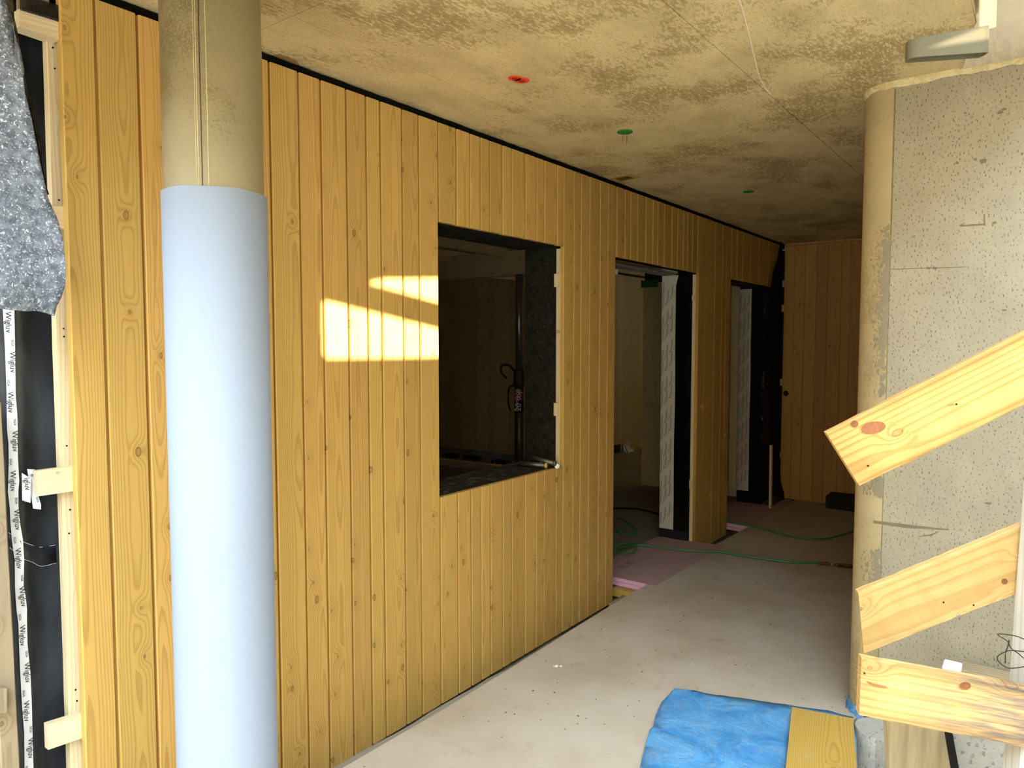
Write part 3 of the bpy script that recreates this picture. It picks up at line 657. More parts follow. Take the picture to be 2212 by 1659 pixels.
# wrap: overlapping spiral of card
zt = 1.9647
bm = bmesh.new(); n = 96; zt0 = zt+.17
prv = None; z0r = .09
for k in range(n+8):
    a = math.radians(70)+2*math.pi*k/n; r = .1305+.0022*k/n; h = zt0+.001*math.sin(k*.4)
    cur = [bm.verts.new((math.cos(a)*r, math.sin(a)*r, z)) for z in (z0r, .6, 1.2, h)]+[bm.verts.new((math.cos(a)*(r-.002), math.sin(a)*(r-.002), z)) for z in (h, z0r)]
    if prv:
        for q in range(5): bm.faces.new((prv[q], cur[q], cur[q+1], prv[q+1]))
    prv = cur
sl = frombm('column_wrap', bm, 'white', None, True); sl.location = (1.101, 1.804, -.17)
tag(sl, 'white card wrap around the lower part of the round column', 'column wrap')
sl.data.polygons.foreach_set('use_smooth', [True]*len(sl.data.polygons))

# ------------------------------------------------------------------ concrete blade wall with rounded end
def nosed(name, x0, yc, r, yend, z0, z1, m, seg=40, parent=None):
    pts = [(x0, yend, z0)]+[(x0+r-r*math.cos(a), yc+r*math.sin(a), z0) for a in (math.pi*k/seg for k in range(seg+1))]+[(x0+2*r, yend, z0)]
    o = prism(name, pts, (0, 0, z1-z0), m, parent)
    for p in o.data.polygons: p.use_smooth = abs(p.normal.z) < .5 and p.center.y > yc
    return o
bl = nosed('wall_right_1', 3.234, .523, .125, -.16, .02, ZC-.012, 'blade'); struct(bl, 'grey pitted concrete blade wall with a rounded end, right of the passage', 'wall')
# rounded end skin in smoother concrete, seam and slurry
pts = []
N = 40
for k in range(N+1):
    a = math.pi*k/N; pts.append((3.359-.1262*math.cos(a), .523+.1262*math.sin(a)))
v = [(x, y, z) for z in (.022, ZC-.014) for x, y in pts]; f = [(k, k+1, k+N+2, k+N+1) for k in range(N)]
nz = raw('rounded_end', v, f, 'nose', bl, True)
bm = bmesh.new(); rng = random.Random(11); z = .03; pr = None
while z < ZC-.01:
    ww = .0030+rng.uniform(-.001, .0015)+(.002 if z > 2.0 else 0)
    cur = [bm.verts.new(p) for p in ((3.2325, .522-ww/2, z), (3.2315, .522, z), (3.2325, .522+ww/2, z))]
    if pr:
        for q in range(2): bm.faces.new((pr[q], pr[q+1], cur[q+1], cur[q]))
    pr = cur; z += .02
frombm('formwork_seam', bm, plain('dark_seam', (128, 112, 78), .9, .1), bl)
# damp grey scabbing beside the seam
bm = bmesh.new(); rng = random.Random(4)
stain = plain('grey_scab_stain', (140, 128, 104), .9, .1)
for k in range(1100):
    z = rng.choice([rng.uniform(1.36, 2.04), rng.uniform(.95, 1.02), rng.uniform(.50, .72), rng.uniform(1.55, 1.98)]); sp_ = .028 if z > .9 else .035
    y = .526+abs(rng.gauss(0, sp_)); 
    if y > .60: continue
    s = rng.uniform(.0015, .006)*(1.6 if y < .545 else .8); a = math.asin(min(1, (y-.523)/.127)); xx = 3.359-.1272*math.cos(a)-.0002
    c = Vector((xx, y, z)); t1 = Vector((math.sin(a), math.cos(a), 0)); n_ = 6; ph = rng.random()*6
    vs_ = [bm.verts.new(c+(t1*math.cos(ph+2*math.pi*i/n_)+Vector((0, 0, 1.8))*math.sin(ph+2*math.pi*i/n_))*s*rng.uniform(.5, 1.2)) for i in range(n_)]
    bm.faces.new(vs_)
so_ = frombm('scab_stain', bm, stain, bl); so_['kind'] = 'stuff'
# slurry bead under the soffit
P = [(3.234, -.15+.03*k) for k in range(0, 22)]+[(3.359-.125*math.cos(a), .523+.125*math.sin(a)) for a in (math.pi*k/12 for k in range(13))]
bm = bmesh.new(); pr = None; rng = random.Random(9)
for x, y in P:
    d = Vector((-1, 0, 0)) if y < .523 else (Vector((x, y, 0))-Vector((3.359, .523, 0))).normalized()
    h = .024+rng.uniform(-.005, .006); o2 = .006
    cur = [bm.verts.new(p) for p in ((x+d.x*.012, y+d.y*.012, ZC), (x+d.x*.010, y+d.y*.010, ZC-h*.5), (x+d.x*.001, y+d.y*.001, ZC-h), (x-d.x*.01, y-d.y*.01, ZC-h*.9))]
    if pr:
        for q in range(3): bm.faces.new((pr[q], pr[q+1], cur[q+1], cur[q]))
    pr = cur
frombm('slurry_bead', bm, 'slurry', bl)
# larger blowholes, cast marks and tie scars
def scar(pts, m='rust', t=.0008, name='cast_mark'):
    prism(name, [(3.2335, y, z) for x, y, z in pts], (-t, 0, 0), m, bl)
mk = plain('blowhole_shade', (120, 108, 84), .95, .05)
rng = random.Random(21)
for cx_, cy_, rx, ry in [(0.174, 2.4132, 0.012, 0.006), (0.1631, 2.4227, 0.01, 0.005), (0.2213, 2.2451, 0.012, 0.01), (0.2463, 2.2555, 0.006, 0.005), (0.3038, 2.2503, 0.006, 0.006), (0.2816, 2.0146, 0.009, 0.005), (0.1796, 2.0151, 0.008, 0.005), (0.3871, 1.8613, 0.01, 0.005), (0.3652, 1.86, 0.01, 0.005), (0.1036, 2.2542, 0.005, 0.005), (0.2841, 2.4318, 0.004, 0.004), (0.1648, 0.9688, 0.012, 0.006), (0.249, 2.0133, 0.013, 0.0035), (0.2314, 2.0133, 0.01, 0.0025), (0.1379, 1.6921, 0.008, 0.004), (0.1099, 1.6948, 0.005, 0.003)]:
    scar([(0, cx_+rx*math.cos(t)*rng.uniform(.7, 1.1), cy_+ry*math.sin(t)*rng.uniform(.7, 1.1)) for t in (2*math.pi*i/11 for i in range(11))], mk, .0006, 'blowhole')
for pl in ([(3.234, 0.2787, 2.0161), (3.234, 0.2126, 2.0149), (3.234, 0.2124, 2.0098), (3.234, 0.2785, 2.0109)], [(3.234, 0.2137, 2.0491), (3.234, 0.2093, 2.0486), (3.234, 0.208, 2.0077), (3.234, 0.2124, 2.0081)], [(3.234, 0.5226, 1.8658), (3.234, 0.2649, 1.8591), (3.234, 0.2649, 1.8574), (3.234, 0.5226, 1.8639)], [(3.234, 0.5563, 0.8454), (3.234, 0.4319, 0.847), (3.234, 0.2887, 0.8505), (3.234, 0.2871, 0.8471), (3.234, 0.4315, 0.8339), (3.234, 0.5525, 0.8344)], [(3.234, 0.3948, 0.8042), (3.234, 0.3505, 0.8206), (3.234, 0.3195, 0.8384), (3.234, 0.3471, 0.8156)]): scar(pl, mk)

# lower foundation part, ply sheet and second plinth below the guard boards
lo = nosed('foundation_end', 3.045, .492, .09, -.9, -1.2, .03, 'greycon'); tag(lo, 'rounded grey concrete foundation end below the lowest guard board', 'foundation')
a = [(2.2634, 0.3391, 0.4899), (2.3726, 0.1919, 0.457), (2.3944, 0.1625, 0.2917), (2.2741, 0.3247, 0.2917)]
o = prism('plywood_sheet', a, (.015, .012, 0), 'ply'); tag(o, 'dirty brown plywood sheet propped beside the foundation end', 'plywood sheet')
a = [(2.3309, 0.1894, 0.4697), (2.3363, 0.1821, 0.4697), (2.356, 0.1555, 0.3139), (2.3498, 0.1639, 0.3139)]
o = prism('black_rubber_strip', a, (.02, .016, 0), 'black'); tag(o, 'black rubber strip along the slanted edge of the plywood sheet', 'strip')
a = [(2.4051, 0.1985, 0.496), (2.5065, 0.0617, 0.4543), (2.509, 0.0583, 0.2445), (2.433, 0.1608, 0.2445)]
bm = bmesh.new(); 
o = prism('concrete_plinth', a, (.25, .18, 0), 'greycon'); tag(o, 'small grey concrete plinth between the plywood sheet and the post', 'plinth')
a = [(3.12, 0.5948, 0.0889), (3.12, 0.5571, 0.1006), (3.12, 0.5622, 0.0316), (3.12, 0.5818, -0.0134), (3.12, 0.5993, -0.0095)]
bm = bmesh.new()
fc = (3.2405, 0.5989, -0.0007)
# blue film bunched round the foot of the rounded end
v = []; f = []; nn = 14
for i in range(nn):
    t = math.radians(84+i*75/(nn-1))
    for j, (rr, zz) in enumerate(((.128, .035), (.131, .022), (.136, .008), (.142, -.02), (.135, -.07))):
        wob = 1+.05*math.sin(i*2.3+j); v.append((3.359+rr*wob*math.cos(t), .523+rr*wob*math.sin(t)*1.0, fz(3.2)+zz+.004*math.sin(i*3.1)))
for i in range(nn-1):
    for j in range(4): f.append((i*5+j, i*5+j+1, (i+1)*5+j+1, (i+1)*5+j))
o = raw('film_collar', v, f, 'film', None, True); o.modifiers.new('t', 'SOLIDIFY').thickness = .002; tag(o, 'blue film bunched around the foot of the rounded wall end', 'film')
a, b = (3.19, 0.2284, 0.3513), (3.19, 0.0635, 0.3364)
o = plank('ledge_timber', (3.12, a[1], a[2]-.05), (0, -1, -.02), (1, 0, 0), .10, .10, .9, 'rough', None, .003); tag(o, 'brown sawn timber lying at the foot of the blade wall behind the guard boards', 'timber')
a = (3.15, 0.2859, 0.3177)
o = box('white_plastic_cap', 3.06, 3.14, 0.2215, 0.2804, 0.2595, 0.3721, 'tape', None, .004); tag(o, 'rounded white plastic piece beside the sawn timber on the ledge', 'plastic cap')
struct(box('floor_3', 3.02, 3.234, -1.0, .22, -.6, 0.2575, 'greycon'), 'grey concrete ledge at the foot of the blade wall, behind the guard boards', 'floor')

NV = Vector((math.sin(math.radians(53.437)), math.cos(math.radians(53.437)), 0))
# ------------------------------------------------------------------ guard boards and post
GV = Vector((.893, .45, 0)).normalized(); GR = Vector((GV.y, -GV.x, 0))
def board(name, ptl, pbl, ptr, pbr, th, m, label, d_extra=.5, jit=.0012):
    """upright board from its left end (top, bottom) towards its right end, continued past the frame"""
    a = (Vector(ptl)+Vector(pbl))/2; tl = Vector(ptr)-Vector(ptl); d = tl.normalized(); w_ = (Vector(ptl)-Vector(pbl)).dot((d.cross(GV)).normalized())
    w_ = abs(w_); up = GV.cross(d).normalized()
    if up.z < 0: up = -up
    cut = (Vector(ptl)-Vector(pbl)).dot(d)
    L = tl.length+d_extra; x = GV.cross(d).normalized(); sgn = 1 if x.z > 0 else -1
    o = plank(name, a, d, GV, w_, th, L, m, None, .0015, 24, jit, cut*sgn); o['label'] = label; o['category'] = 'board'; return o, d, up, a, w_
g1 = board('guard_board', (1.7559, 0.4045, 1.3669), (1.7895, 0.3377, 1.2461), (1.9366, 0.0458, 1.5959), (1.9393, 0.0405, 1.4339), .026, 'guard', 'bright slanting guard board with a large knot near its cut end, topmost of three')
g2 = board('guard_board', (1.9149, 0.3444, 0.9671), (1.9164, 0.3415, 0.8069), (2.0644, 0.0477, 1.1371), (2.0603, 0.0559, 0.9515), .026, 'guard_b', 'slanting speckled guard board running behind the grey post, middle of three', .1)
g3 = board('guard_board', (1.796, 0.3247, 0.8451), (1.7954, 0.326, 0.7082), (1.9498, 0.0196, 0.8021), (1.9521, 0.0151, 0.668), .026, 'guard_w', 'down-sloping guard board weathered grey at its right, lowest of three')
pt = (1.9689, 0.0484, 1.1675); pb = (1.9613, 0.0634, 0.5954)
pr_ = plank('guard_post', (1.9596+GR.x*.055, 0.0669+GR.y*.055, -1.0), (pt[0]-pb[0], pt[1]-pb[1], pt[2]-pb[2]), GV, .10, .08, 2.25, 'post', None, .006, 10, .001)
tag(pr_, 'grey weathered square post carrying the guard boards at the right edge', 'post')
# screws and nail holes
def screw(root, p, r, m='steel'):
    o = lathe('screw_head', [(r, 0), (r, .0012), (r*.6, .0018)], m, root, seg=12); o.parent = None; o.location = p; o.rotation_euler = (-GV).to_track_quat('Z', 'Y').to_euler(); bpy.context.view_layer.update()
    o.parent = root; o.matrix_parent_inverse = root.matrix_world.inverted()
bpy.context.view_layer.update()
for p in [(1.7959, 0.3227, 1.2937), (1.877, 0.1619, 1.437)]: screw(g1[0], p, .0022, 'black')
for p in [(1.9945, 0.1842, 0.9485), (2.0244, 0.1249, 0.9459)]: screw(g2[0], p, .0020, 'black')
for p in [(2.0097, 0.1541, 0.9188)]: screw(g2[0], p, .0030, 'steel')
for p in [(1.7981, 0.3183, 0.8098)]: screw(g3[0], p, .0024, 'rust')
# resin streak
a = [(1.8001, 0.3134, 0.7918), (1.8083, 0.2971, 0.7867), (1.8182, 0.2775, 0.7831), (1.8218, 0.2703, 0.7793), (1.8129, 0.288, 0.7788), (1.802, 0.3096, 0.7856)]
o = prism('resin_streak', a, (GV.x*.001, GV.y*.001, 0), plain('brown_resin', (150, 96, 56), .4, .5)); adopt(o, g3[0])
bm_k = plain('brown_knot', (122, 76, 44), .7, .2, n=.35, sc=120)
def knot(root, px_, rx, rz, d):
    c_ = Vector(px_); a_ = math.radians(12)
    P_ = []
    for k in range(18):
        t = 2*math.pi*k/18; u_, v_ = rx*math.cos(t), rz*math.sin(t); P_.append(c_+GR*(u_*math.cos(a_)-v_*math.sin(a_))+Vector((0, 0, 1))*(u_*math.sin(a_)+v_*math.cos(a_)))
    adopt(prism('knot', P_, tuple(GV*.0006), bm_k), root)
knot(g1[0], (1.8003, 0.3143, 1.3808), .026, .014, 0); knot(g1[0], (1.782, 0.3505, 1.3885), .008, .008, 0)
knot(g2[0], (2.0539, 0.0666, 1.0071), .007, .007, 0); knot(g3[0], (1.8947, 0.1269, 0.7968), .012, .009, 0)
# tie wire round the post
wr = empty('tie_wire', (1.9459, 0.0496, 0.887)); tag(wr, 'thin dark tie wire looped round the grey post', 'wire')
for pl in ([(1.9582, 0.0208, 0.9092), (1.9475, 0.042, 0.9171), (1.9326, 0.0716, 0.9179), (1.9417, 0.0534, 0.9034), (1.9454, 0.0461, 0.888), (1.9524, 0.0323, 0.8764), (1.9589, 0.0193, 0.8637)], [(1.9586, 0.0199, 0.8817), (1.9459, 0.0451, 0.8828), (1.9404, 0.056, 0.8787), (1.9334, 0.07, 0.8668), (1.9349, 0.067, 0.8542), (1.9423, 0.0523, 0.8427), (1.9495, 0.0379, 0.8429), (1.9592, 0.0188, 0.8478)], [(1.9434, 0.0501, 0.9069), (1.9428, 0.0514, 0.8929), (1.9405, 0.0559, 0.8765), (1.9409, 0.0551, 0.8531)]):
    adopt(tube('wire_loop', pl, .0012, 'wire', None, 6), wr)

# ------------------------------------------------------------------ steel bracket under the soffit
B0 = [(2.3586, 0.345, 2.4051), (2.502, 0.1518, 2.4511)]
zt_, zb_ = 2.4307, 2.3796
br = empty('steel_bracket', B0[0]); tag(br, 'pale flat steel loop bracket hanging under the right edge of the soffit', 'bracket')
a = Vector(B0[0]); b = Vector(B0[1]); a.z = b.z = 0; d = (b-a).normalized(); nn_ = Vector((-d.y, d.x, 0)); 
if nn_.dot(NV) < 0: nn_ = -nn_
r = .022; L = (b-a).length; P = []
for k in range(13): t = math.pi/2+math.pi*k/12; P.append((r+r*math.cos(t), r*math.sin(t)))
for k in range(13): t = -math.pi/2+math.pi*k/12; P.append((L-r+r*math.cos(t)*.35, r*math.sin(t)))
def ring3(P, o_): return [a+d*x+nn_*(y*(1-o_/r)+r) for x, y in P]
bm = bmesh.new(); dz_ = (B0[1][2]-B0[0][2])
rows = []
for (x, y) in P:
    s = x/L; base = a+d*x+nn_*(y+r); inn_ = a+d*(x+(.004 if x < r else -.004 if x > L-r else 0))+nn_*(y*.82+r)
    z0_, z1_ = zb_+dz_*s*.35, zt_+dz_*s*.9
    rows.append([bm.verts.new((base.x, base.y, z0_)), bm.verts.new((base.x, base.y, z1_)), bm.verts.new((inn_.x, inn_.y, z1_)), bm.verts.new((inn_.x, inn_.y, z0_))])
for k in range(len(rows)):
    A = rows[k]; Bq = rows[(k+1) % len(rows)]
    for q in range(4): bm.faces.new((A[q], A[(q+1) % 4], Bq[(q+1) % 4], Bq[q]))
lp_ = frombm('loop', bm, 'steel_p'); adopt(lp_, br)
hs = [(2.4694, 0.204, 2.9171), (2.4972, 0.1666, 2.9171), (2.5074, 0.1529, 2.4761), (2.4796, 0.1904, 2.4634)]
hh = ZC
h0 = Vector(hs[3]); h1 = Vector(hs[2])
o = prism('hanger_plate', [(h0.x, h0.y, hh), (h1.x, h1.y, hh), (h1.x, h1.y, h1.z-.01), (h0.x, h0.y, h0.z-.01)], tuple(nn_*.006), plain('cream_painted_plate', (232, 204, 138), .85, .1)); adopt(o, br)

# ------------------------------------------------------------------ cast-in parts in the ceiling
p = (2.3088, 1.699, 2.598); p2 = (2.3449, 1.6919, 2.598)
r0 = empty('red_cast_in_box', (p[0], p[1], ZC-.004)); tag(r0, 'pair of red plastic cast-in discs in the ceiling', 'cast-in box')
for q, s in ((p, .026), (p2, .030)):
    adopt(lathe('disc', [(s, -.005), (s, 0)], 'red', None, (q[0], q[1], ZC), seg=8), r0)
    adopt(lathe('opening', [(s*.45, -.0065), (s*.45, -.004)], 'redd', None, (q[0], q[1], ZC), seg=16), r0)
p = (3.2066, 1.6944, 2.598)
r0 = empty('green_cast_in_cap', (p[0], p[1], ZC)); tag(r0, 'round green ceiling cap with two wires hanging from it', 'cap', 'green ceiling caps')
adopt(lathe('cap', [(.038, -.006), (.038, 0)], 'green', None, (p[0], p[1], ZC), seg=24), r0)
for a, b in ([(2.5418, 1.3571, 2.3804), (2.5431, 1.3553, 2.3417)], [(2.5557, 1.3384, 2.3804), (2.5548, 1.3395, 2.3452)]):
    s = (p[1]+.0); adopt(tube('hanging_wire', [(p[0]+(-.02 if a[1] > b[1] else .02), p[1], ZC-.004), (p[0]+(-.02 if a[1] > b[1] else .02), p[1], ZC-.055)], .0011, 'wire', None, 6), r0)
hw = r0.children
for c, off in zip([c for c in hw if c.name.startswith('hanging')], (.018, -.018)):
    for v_ in c.data.vertices: v_.co.x += 0
p = (4.9627, 1.6793, 2.598)
o = lathe('green_cast_in_cap', [(.036, -.006), (.036, 0)], 'green', None, (p[0], p[1], ZC), seg=20); tag(o, 'small plain green ceiling cap farther back in the dark', 'cap', 'green ceiling caps')
rc = [(4.043, 2.2433, 2.598), (4.0272, 2.097, 2.598), (4.1467, 2.0821, 2.598), (4.1721, 2.2444, 2.598)]
r0 = empty('recessed_ceiling_box', rc[0]); tag(r0, 'flush rectangular wooden recess box in the ceiling near the timber wall', 'recess box')
cx_ = sum(v[0] for v in rc)/4; cy_ = sum(v[1] for v in rc)/4
adopt(prism('frame_plate', [(x, y, ZC-.0035) for x, y, z in rc], (0, 0, .003), plain('tan_box_rim', (176, 144, 84), .8, .2)), r0)
adopt(prism('dark_recess', [(cx_+(x-cx_)*.62, cy_+(y-cy_)*.62, ZC-.0045) for x, y, z in rc], (0, 0, .003), plain('brown_recess', (110, 80, 36), .9, .1)), r0)
adopt(tube('wire_hook', [(rc[3][0], rc[3][1], ZC-.003), (rc[3][0], rc[3][1]+.002, ZC-.03)], .0012, 'wire', None, 6), r0)
p = (6.7956, 1.6819, 2.598)
o = tube('ceiling_wire', [(p[0], p[1], ZC), (p[0]+.004, p[1], ZC-.05)], .002, 'wire'); tag(o, 'stub of wire hanging from the ceiling in front of the back wall', 'wire')

# ------------------------------------------------------------------ things at the deck
# pink foam boards bridging the gap at the doorways
def foam(pts, th, label, prints=None):
    z = lambda x: fz(x)+.002
    r0 = empty('pink_foam_board', (pts[0][0], pts[0][1], z(pts[0][0])-th)); tag(r0, label, 'foam board')
    adopt(prism('foam_core', [(x, y, z(x)-th) for x, y in pts], (0, 0, th*.45), 'pink'), r0)
    c = (sum(p[0] for p in pts)/len(pts), sum(p[1] for p in pts)/len(pts))
    adopt(prism('foam_upper_layer', [(x+(c[0]-x)*.008, y+(c[1]-y)*.0, z(x)-th*.52) for x, y in pts], (0, 0, th*.50), 'pink'), r0)
    adopt(prism('dusty_face', [(x, y, z(x)-.002) for x, y in pts], (0, 0, .002), 'pinktop'), r0)
    if prints: prints_each('board_print', prints, 'print', r0)
    return r0
q = [(4.3001, 2.3267, -0.0198), (4.296, 2.0633, -0.0197), (5.5593, 2.0887, -0.0425), (5.4971, 2.6326, -0.0413)]
fpz = fz(4.8)+.0025
foam([(q[0][0], 2.56), (q[1][0], q[1][1]-.05), (q[2][0], 2.02), (q[3][0], 2.56)], .055, 'dusty pink foam board with faded print laid across the gap at the first doorway',
     [('15.89', .085, (4.50, 2.36, fz(4.5)+.0022), (1, -.02, -.018), (0, 1, 0)), ('LAMBDA', .075, (4.78, 2.37, fz(4.8)+.0022), (1, -.02, -.018), (0, 1, 0)),
      ('M', .11, (4.82, 2.20, fz(4.85)+.0022), (1, -.02, -.018), (0, 1, 0))])
q = [(6.368, 2.2968, -0.057), (6.3177, 2.0821, -0.0561), (7.7166, 2.1051, -0.0813), (7.7928, 2.6308, -0.0827)]
foam([(q[0][0], 2.56), (q[1][0], q[1][1]-.02), (7.80, 2.12), (7.80, 2.19), (7.35, 2.19), (7.35, 2.56)], .06, 'brownish pink foam board at the second doorway in the dark back corner')
# timbers in the gap
a = (4.2224, 2.2285, -0.055)
o = plank('yellow_beam', (a[0]+.05, 2.30, -.08), (0, -1, 0), (0, 0, 1), .10, .05, .36, 'form', None, .004); o.location.z = -.125; tag(o, 'yellow shuttering beam end under the pink foam board', 'beam')
o = plank('packing_timber', (4.04, 2.235, -.12), (1, 0, 0), (0, 1, 0), .06, .06, 1.6, 'rough', None, .003); o.location = (4.04, 2.16, -.13); tag(o, 'rough brown packing timber in the gap below the pink foam board', 'timber')
# blue film sheet
bp = [(2.3429, 1.1522, 0.0154), (2.4638, 1.193, 0.0133), (2.6007, 1.2379, 0.0108), (2.6286, 1.237, 0.0103), (2.717, 1.2687, 0.0087), (2.8451, 1.2988, 0.0064), (2.954, 1.3046, 0.0044), (2.9935, 1.3044, 0.0037), (3.0069, 1.2726, 0.0035), (3.0263, 1.2259, 0.0031), (3.035, 1.1861, 0.003), (3.0689, 1.1141, 0.0024), (3.0814, 1.056, 0.0021), (3.0979, 1.0002, 0.0018), (3.1267, 0.929, 0.0013), (3.1508, 0.8575, 0.0009), (3.1704, 0.786, 0.0005), (3.206, 0.7009, -0.0001), (3.2152, 0.6064, -0.0003), (3.0372, 0.5589, 0.0029), (2.8332, 0.5157, 0.0066)]
rng = random.Random(8)
bpl = [(x, y) for x, y, z in bp]+[(2.15, .62), (2.15, 1.10)]
bm = bmesh.new(); vv = [bm.verts.new((x, y, fz(x)+.0035)) for x, y in bpl]; fc_ = bm.faces.new(vv)
bmesh.ops.triangulate(bm, faces=[fc_]); bmesh.ops.subdivide_edges(bm, edges=bm.edges[:], cuts=6, use_grid_fill=True)
for v_ in bm.verts:
    from mathutils import noise as mn
    v_.co.z += .005+.007*mn.noise(v_.co*6)+.003*mn.noise(v_.co*17)
o = frombm('blue_film_sheet', bm, 'film', None, True); o.modifiers.new('t', 'SOLIDIFY').thickness = .001; tag(o, 'crumpled dirty blue film sheet lying on the deck in the foreground', 'film')
# shuttering board on top
c = [(3.0676, 0.8158, 0.0324), (3.1231, 0.5887, 0.0314), (2.7741, 0.5095, 0.0377), (2.6188, 0.7111, 0.0405)]
A, B_, Cc, Dd = [Vector(v) for v in c]; dirb = (Dd-A); dirb.z = 0; dirb.normalize(); wv = (B_-A); wv.z = 0; wid = abs(wv.dot(Vector((-dirb.y, dirb.x, 0))))
mid = (A+B_)/2
o = plank('shuttering_board', (mid.x, mid.y, fz(mid.x)+.046), (dirb.x, dirb.y, .018), (0, 0, -1), wid, .024, 1.0, 'form', None, .0015, 6, .0006)
tag(o, 'worn yellow shuttering board lying on the blue film beside the wall end', 'board')
# hoses
HR = .0085
def fp_(L): return [(x, y, z) for x, y, z in L]
h1 = empty('green_hose', (5.2321, 2.1365, -0.0266)); tag(h1, 'green hose running from the first doorway across the deck to a brass coupling', 'hose')
adopt(tube('hose_run', [(5.4881, 1.2923, -0.0302), (5.3912, 1.4414, -0.0284), (5.365, 1.5493, -0.028), (5.3442, 1.6709, -0.0276), (5.3302, 1.8258, -0.0273), (5.3292, 1.9686, -0.0273), (5.2718, 2.071, -0.0263), (5.2174, 2.1491, -0.0253), (5.1713, 2.3111, -0.0245), (5.1517, 2.4424, -0.0241), (5.0979, 2.5635, -0.0232), (5.0302, 2.5933, -0.0219), (4.9445, 2.6249, -0.0204), (4.8873, 2.6223, -0.0194), (4.8317, 2.5883, -0.0184), (4.8149, 2.5282, -0.0181), (4.8672, 2.4932, -0.019), (4.9699, 2.4987, -0.0209), (5.0769, 2.5569, -0.0228), (5.1142, 2.6205, -0.0235), (5.052, 2.6535, -0.0223), (4.9472, 2.6749, -0.0205), (4.873, 2.7033, -0.0191)], HR, 'hose'), h1)
c0 = Vector((5.4881, 1.2923, -0.0302)); c1 = Vector((5.5411, 1.1253, -0.0311)); dd = (c1-c0).normalized()
rr = [.012, .015, .011, .014, .008, .006, .008, .013]
for k, r_ in enumerate(rr):
    adopt(tube('coupling_ring' if k < 4 else 'coupling_tail', [c0+dd*(.016*k), c0+dd*(.016*k+.0155)], r_, 'brass' if k != 5 else 'steel', None, 12, False), h1)
vv_ = [c0+dd*.15, c0+dd*.22, c0+dd*.27]
adopt(tube('valve_body', [c0+dd*.13, c0+dd*.26], .014, 'brass', None, 12, False), h1)
adopt(tube('valve_lever', [c0+dd*.15+Vector((-.03, .01, .004)), c0+dd*.24+Vector((-.035, 0, .004))], .007, 'rust', None, 8, False), h1)
h2 = empty('green_hose', (6.1739, 1.5888, -0.0435)); tag(h2, 'second green hose sagging in a wide curve across the back of the deck', 'hose')
adopt(tube('hose_run', [(6.3302, 2.4125, -0.0453), (6.3466, 2.2892, -0.0456), (6.341, 2.0901, -0.0455), (6.2719, 1.8908, -0.0443), (6.1849, 1.7261, -0.0427), (6.1698, 1.5878, -0.0425), (6.2041, 1.498, -0.0431), (6.286, 1.4201, -0.0445), (6.4696, 1.3618, -0.0479), (6.7345, 1.2865, -0.0526)], HR, 'hose'), h2)
h3 = empty('green_hose', (5.5221, 2.8835, -0.075)); tag(h3, 'coiled green hose on the dark room floor inside the first doorway', 'hose')
adopt(tube('hose_run', [(5.9349, 3.2949, -0.075), (5.9446, 3.2069, -0.075), (5.9702, 3.1574, -0.075), (5.9021, 3.0736, -0.075), (5.7622, 2.9267, -0.075), (5.6646, 2.8454, -0.075), (5.5785, 2.8328, -0.075), (5.5221, 2.8835, -0.075), (5.5407, 2.9607, -0.075), (5.5887, 3.0002, -0.075), (5.6982, 3.0129, -0.075), (5.8866, 3.0371, -0.075)], HR, 'hose'), h3)
h4 = empty('dark_hose', (6.4122, 3.1231, -0.075)); tag(h4, 'dark hose lying far back on the room floor', 'hose')
adopt(tube('hose_run', [(6.2696, 3.4815, -0.075), (6.4203, 3.2783, -0.075), (6.4122, 3.1231, -0.075), (6.3588, 2.9702, -0.075), (6.2984, 2.8048, -0.075)], HR, 'black'), h4)
# dark block by the back wall
a = (7.5808, 1.7414, -0.0789)
o = box('rubble_block', a[0], a[0]+.22, a[1]-.65, a[1], fz(a[0]), fz(a[0])+.135, 'block', None, .015); tag(o, 'dark rough block on the deck at the foot of the back wall', 'block')

# ------------------------------------------------------------------ left: open end of the timber wall
# membrane behind
bm = bmesh.new(); nx_, nz_ = 26, 60; rng = random.Random(2)
def mem_y(x, z):
    s = 1/(1+math.exp(-(x-.845+.012*math.sin(z*2.1))*90)); b = .022*(1-s)*(.6+.5*math.sin(z*2.6+.6))
    return 2.352+.042*s-b*.5
g = [[bm.verts.new((.35+.63*i/nx_, mem_y(.35+.63*i/nx_, -.5+3.05*j/nz_), -.5+3.05*j/nz_)) for i in range(nx_+1)] for j in range(nz_+1)]
for j in range(nz_):
    for i in range(nx_): bm.faces.new((g[j][i], g[j][i+1], g[j+1][i+1], g[j+1][i]))
me_ = frombm('black_wall_membrane', bm, 'membrane', None, True); tag(me_, 'shiny black membrane sheet behind the open left end of the timber wall', 'membrane')
struct(box('wall_left_1', -1.2, .96, 2.41, 2.56, -.6, ZC, 'mem_matt'), 'membrane-covered wall continuing left behind the open cladding end', 'wall')
# clear tape band across the membrane
tb = [(0.7727, 2.345, 1.0379), (0.8027, 2.345, 1.0074), (0.8372, 2.345, 0.9833), (0.8668, 2.345, 0.9668), (0.9077, 2.345, 0.9629)]; tb2 = [(0.7735, 2.345, 0.9953), (0.8033, 2.345, 0.9574), (0.839, 2.345, 0.931), (0.8685, 2.345, 0.9084), (0.9096, 2.345, 0.9077)]
v = [(x, mem_y(x, z)-.003, z) for x, y, z in tb]+[(x, mem_y(x, z)-.003, z) for x, y, z in tb2]
o = raw('clear_tape_band', v, [(k, k+1, k+6, k+5) for k in range(4)], 'membrane', None, True); o.modifiers.new('t', 'SOLIDIFY').thickness = .0006
tag(o, 'clear glossy tape band stuck across the black membrane at the left', 'tape')
for vv_ in (v[:5], v[5:]):
    adopt(tube('tape_edge', [(x, y-.001, z) for x, y, z in vv_], .0006, 'tape', None, 5), o)
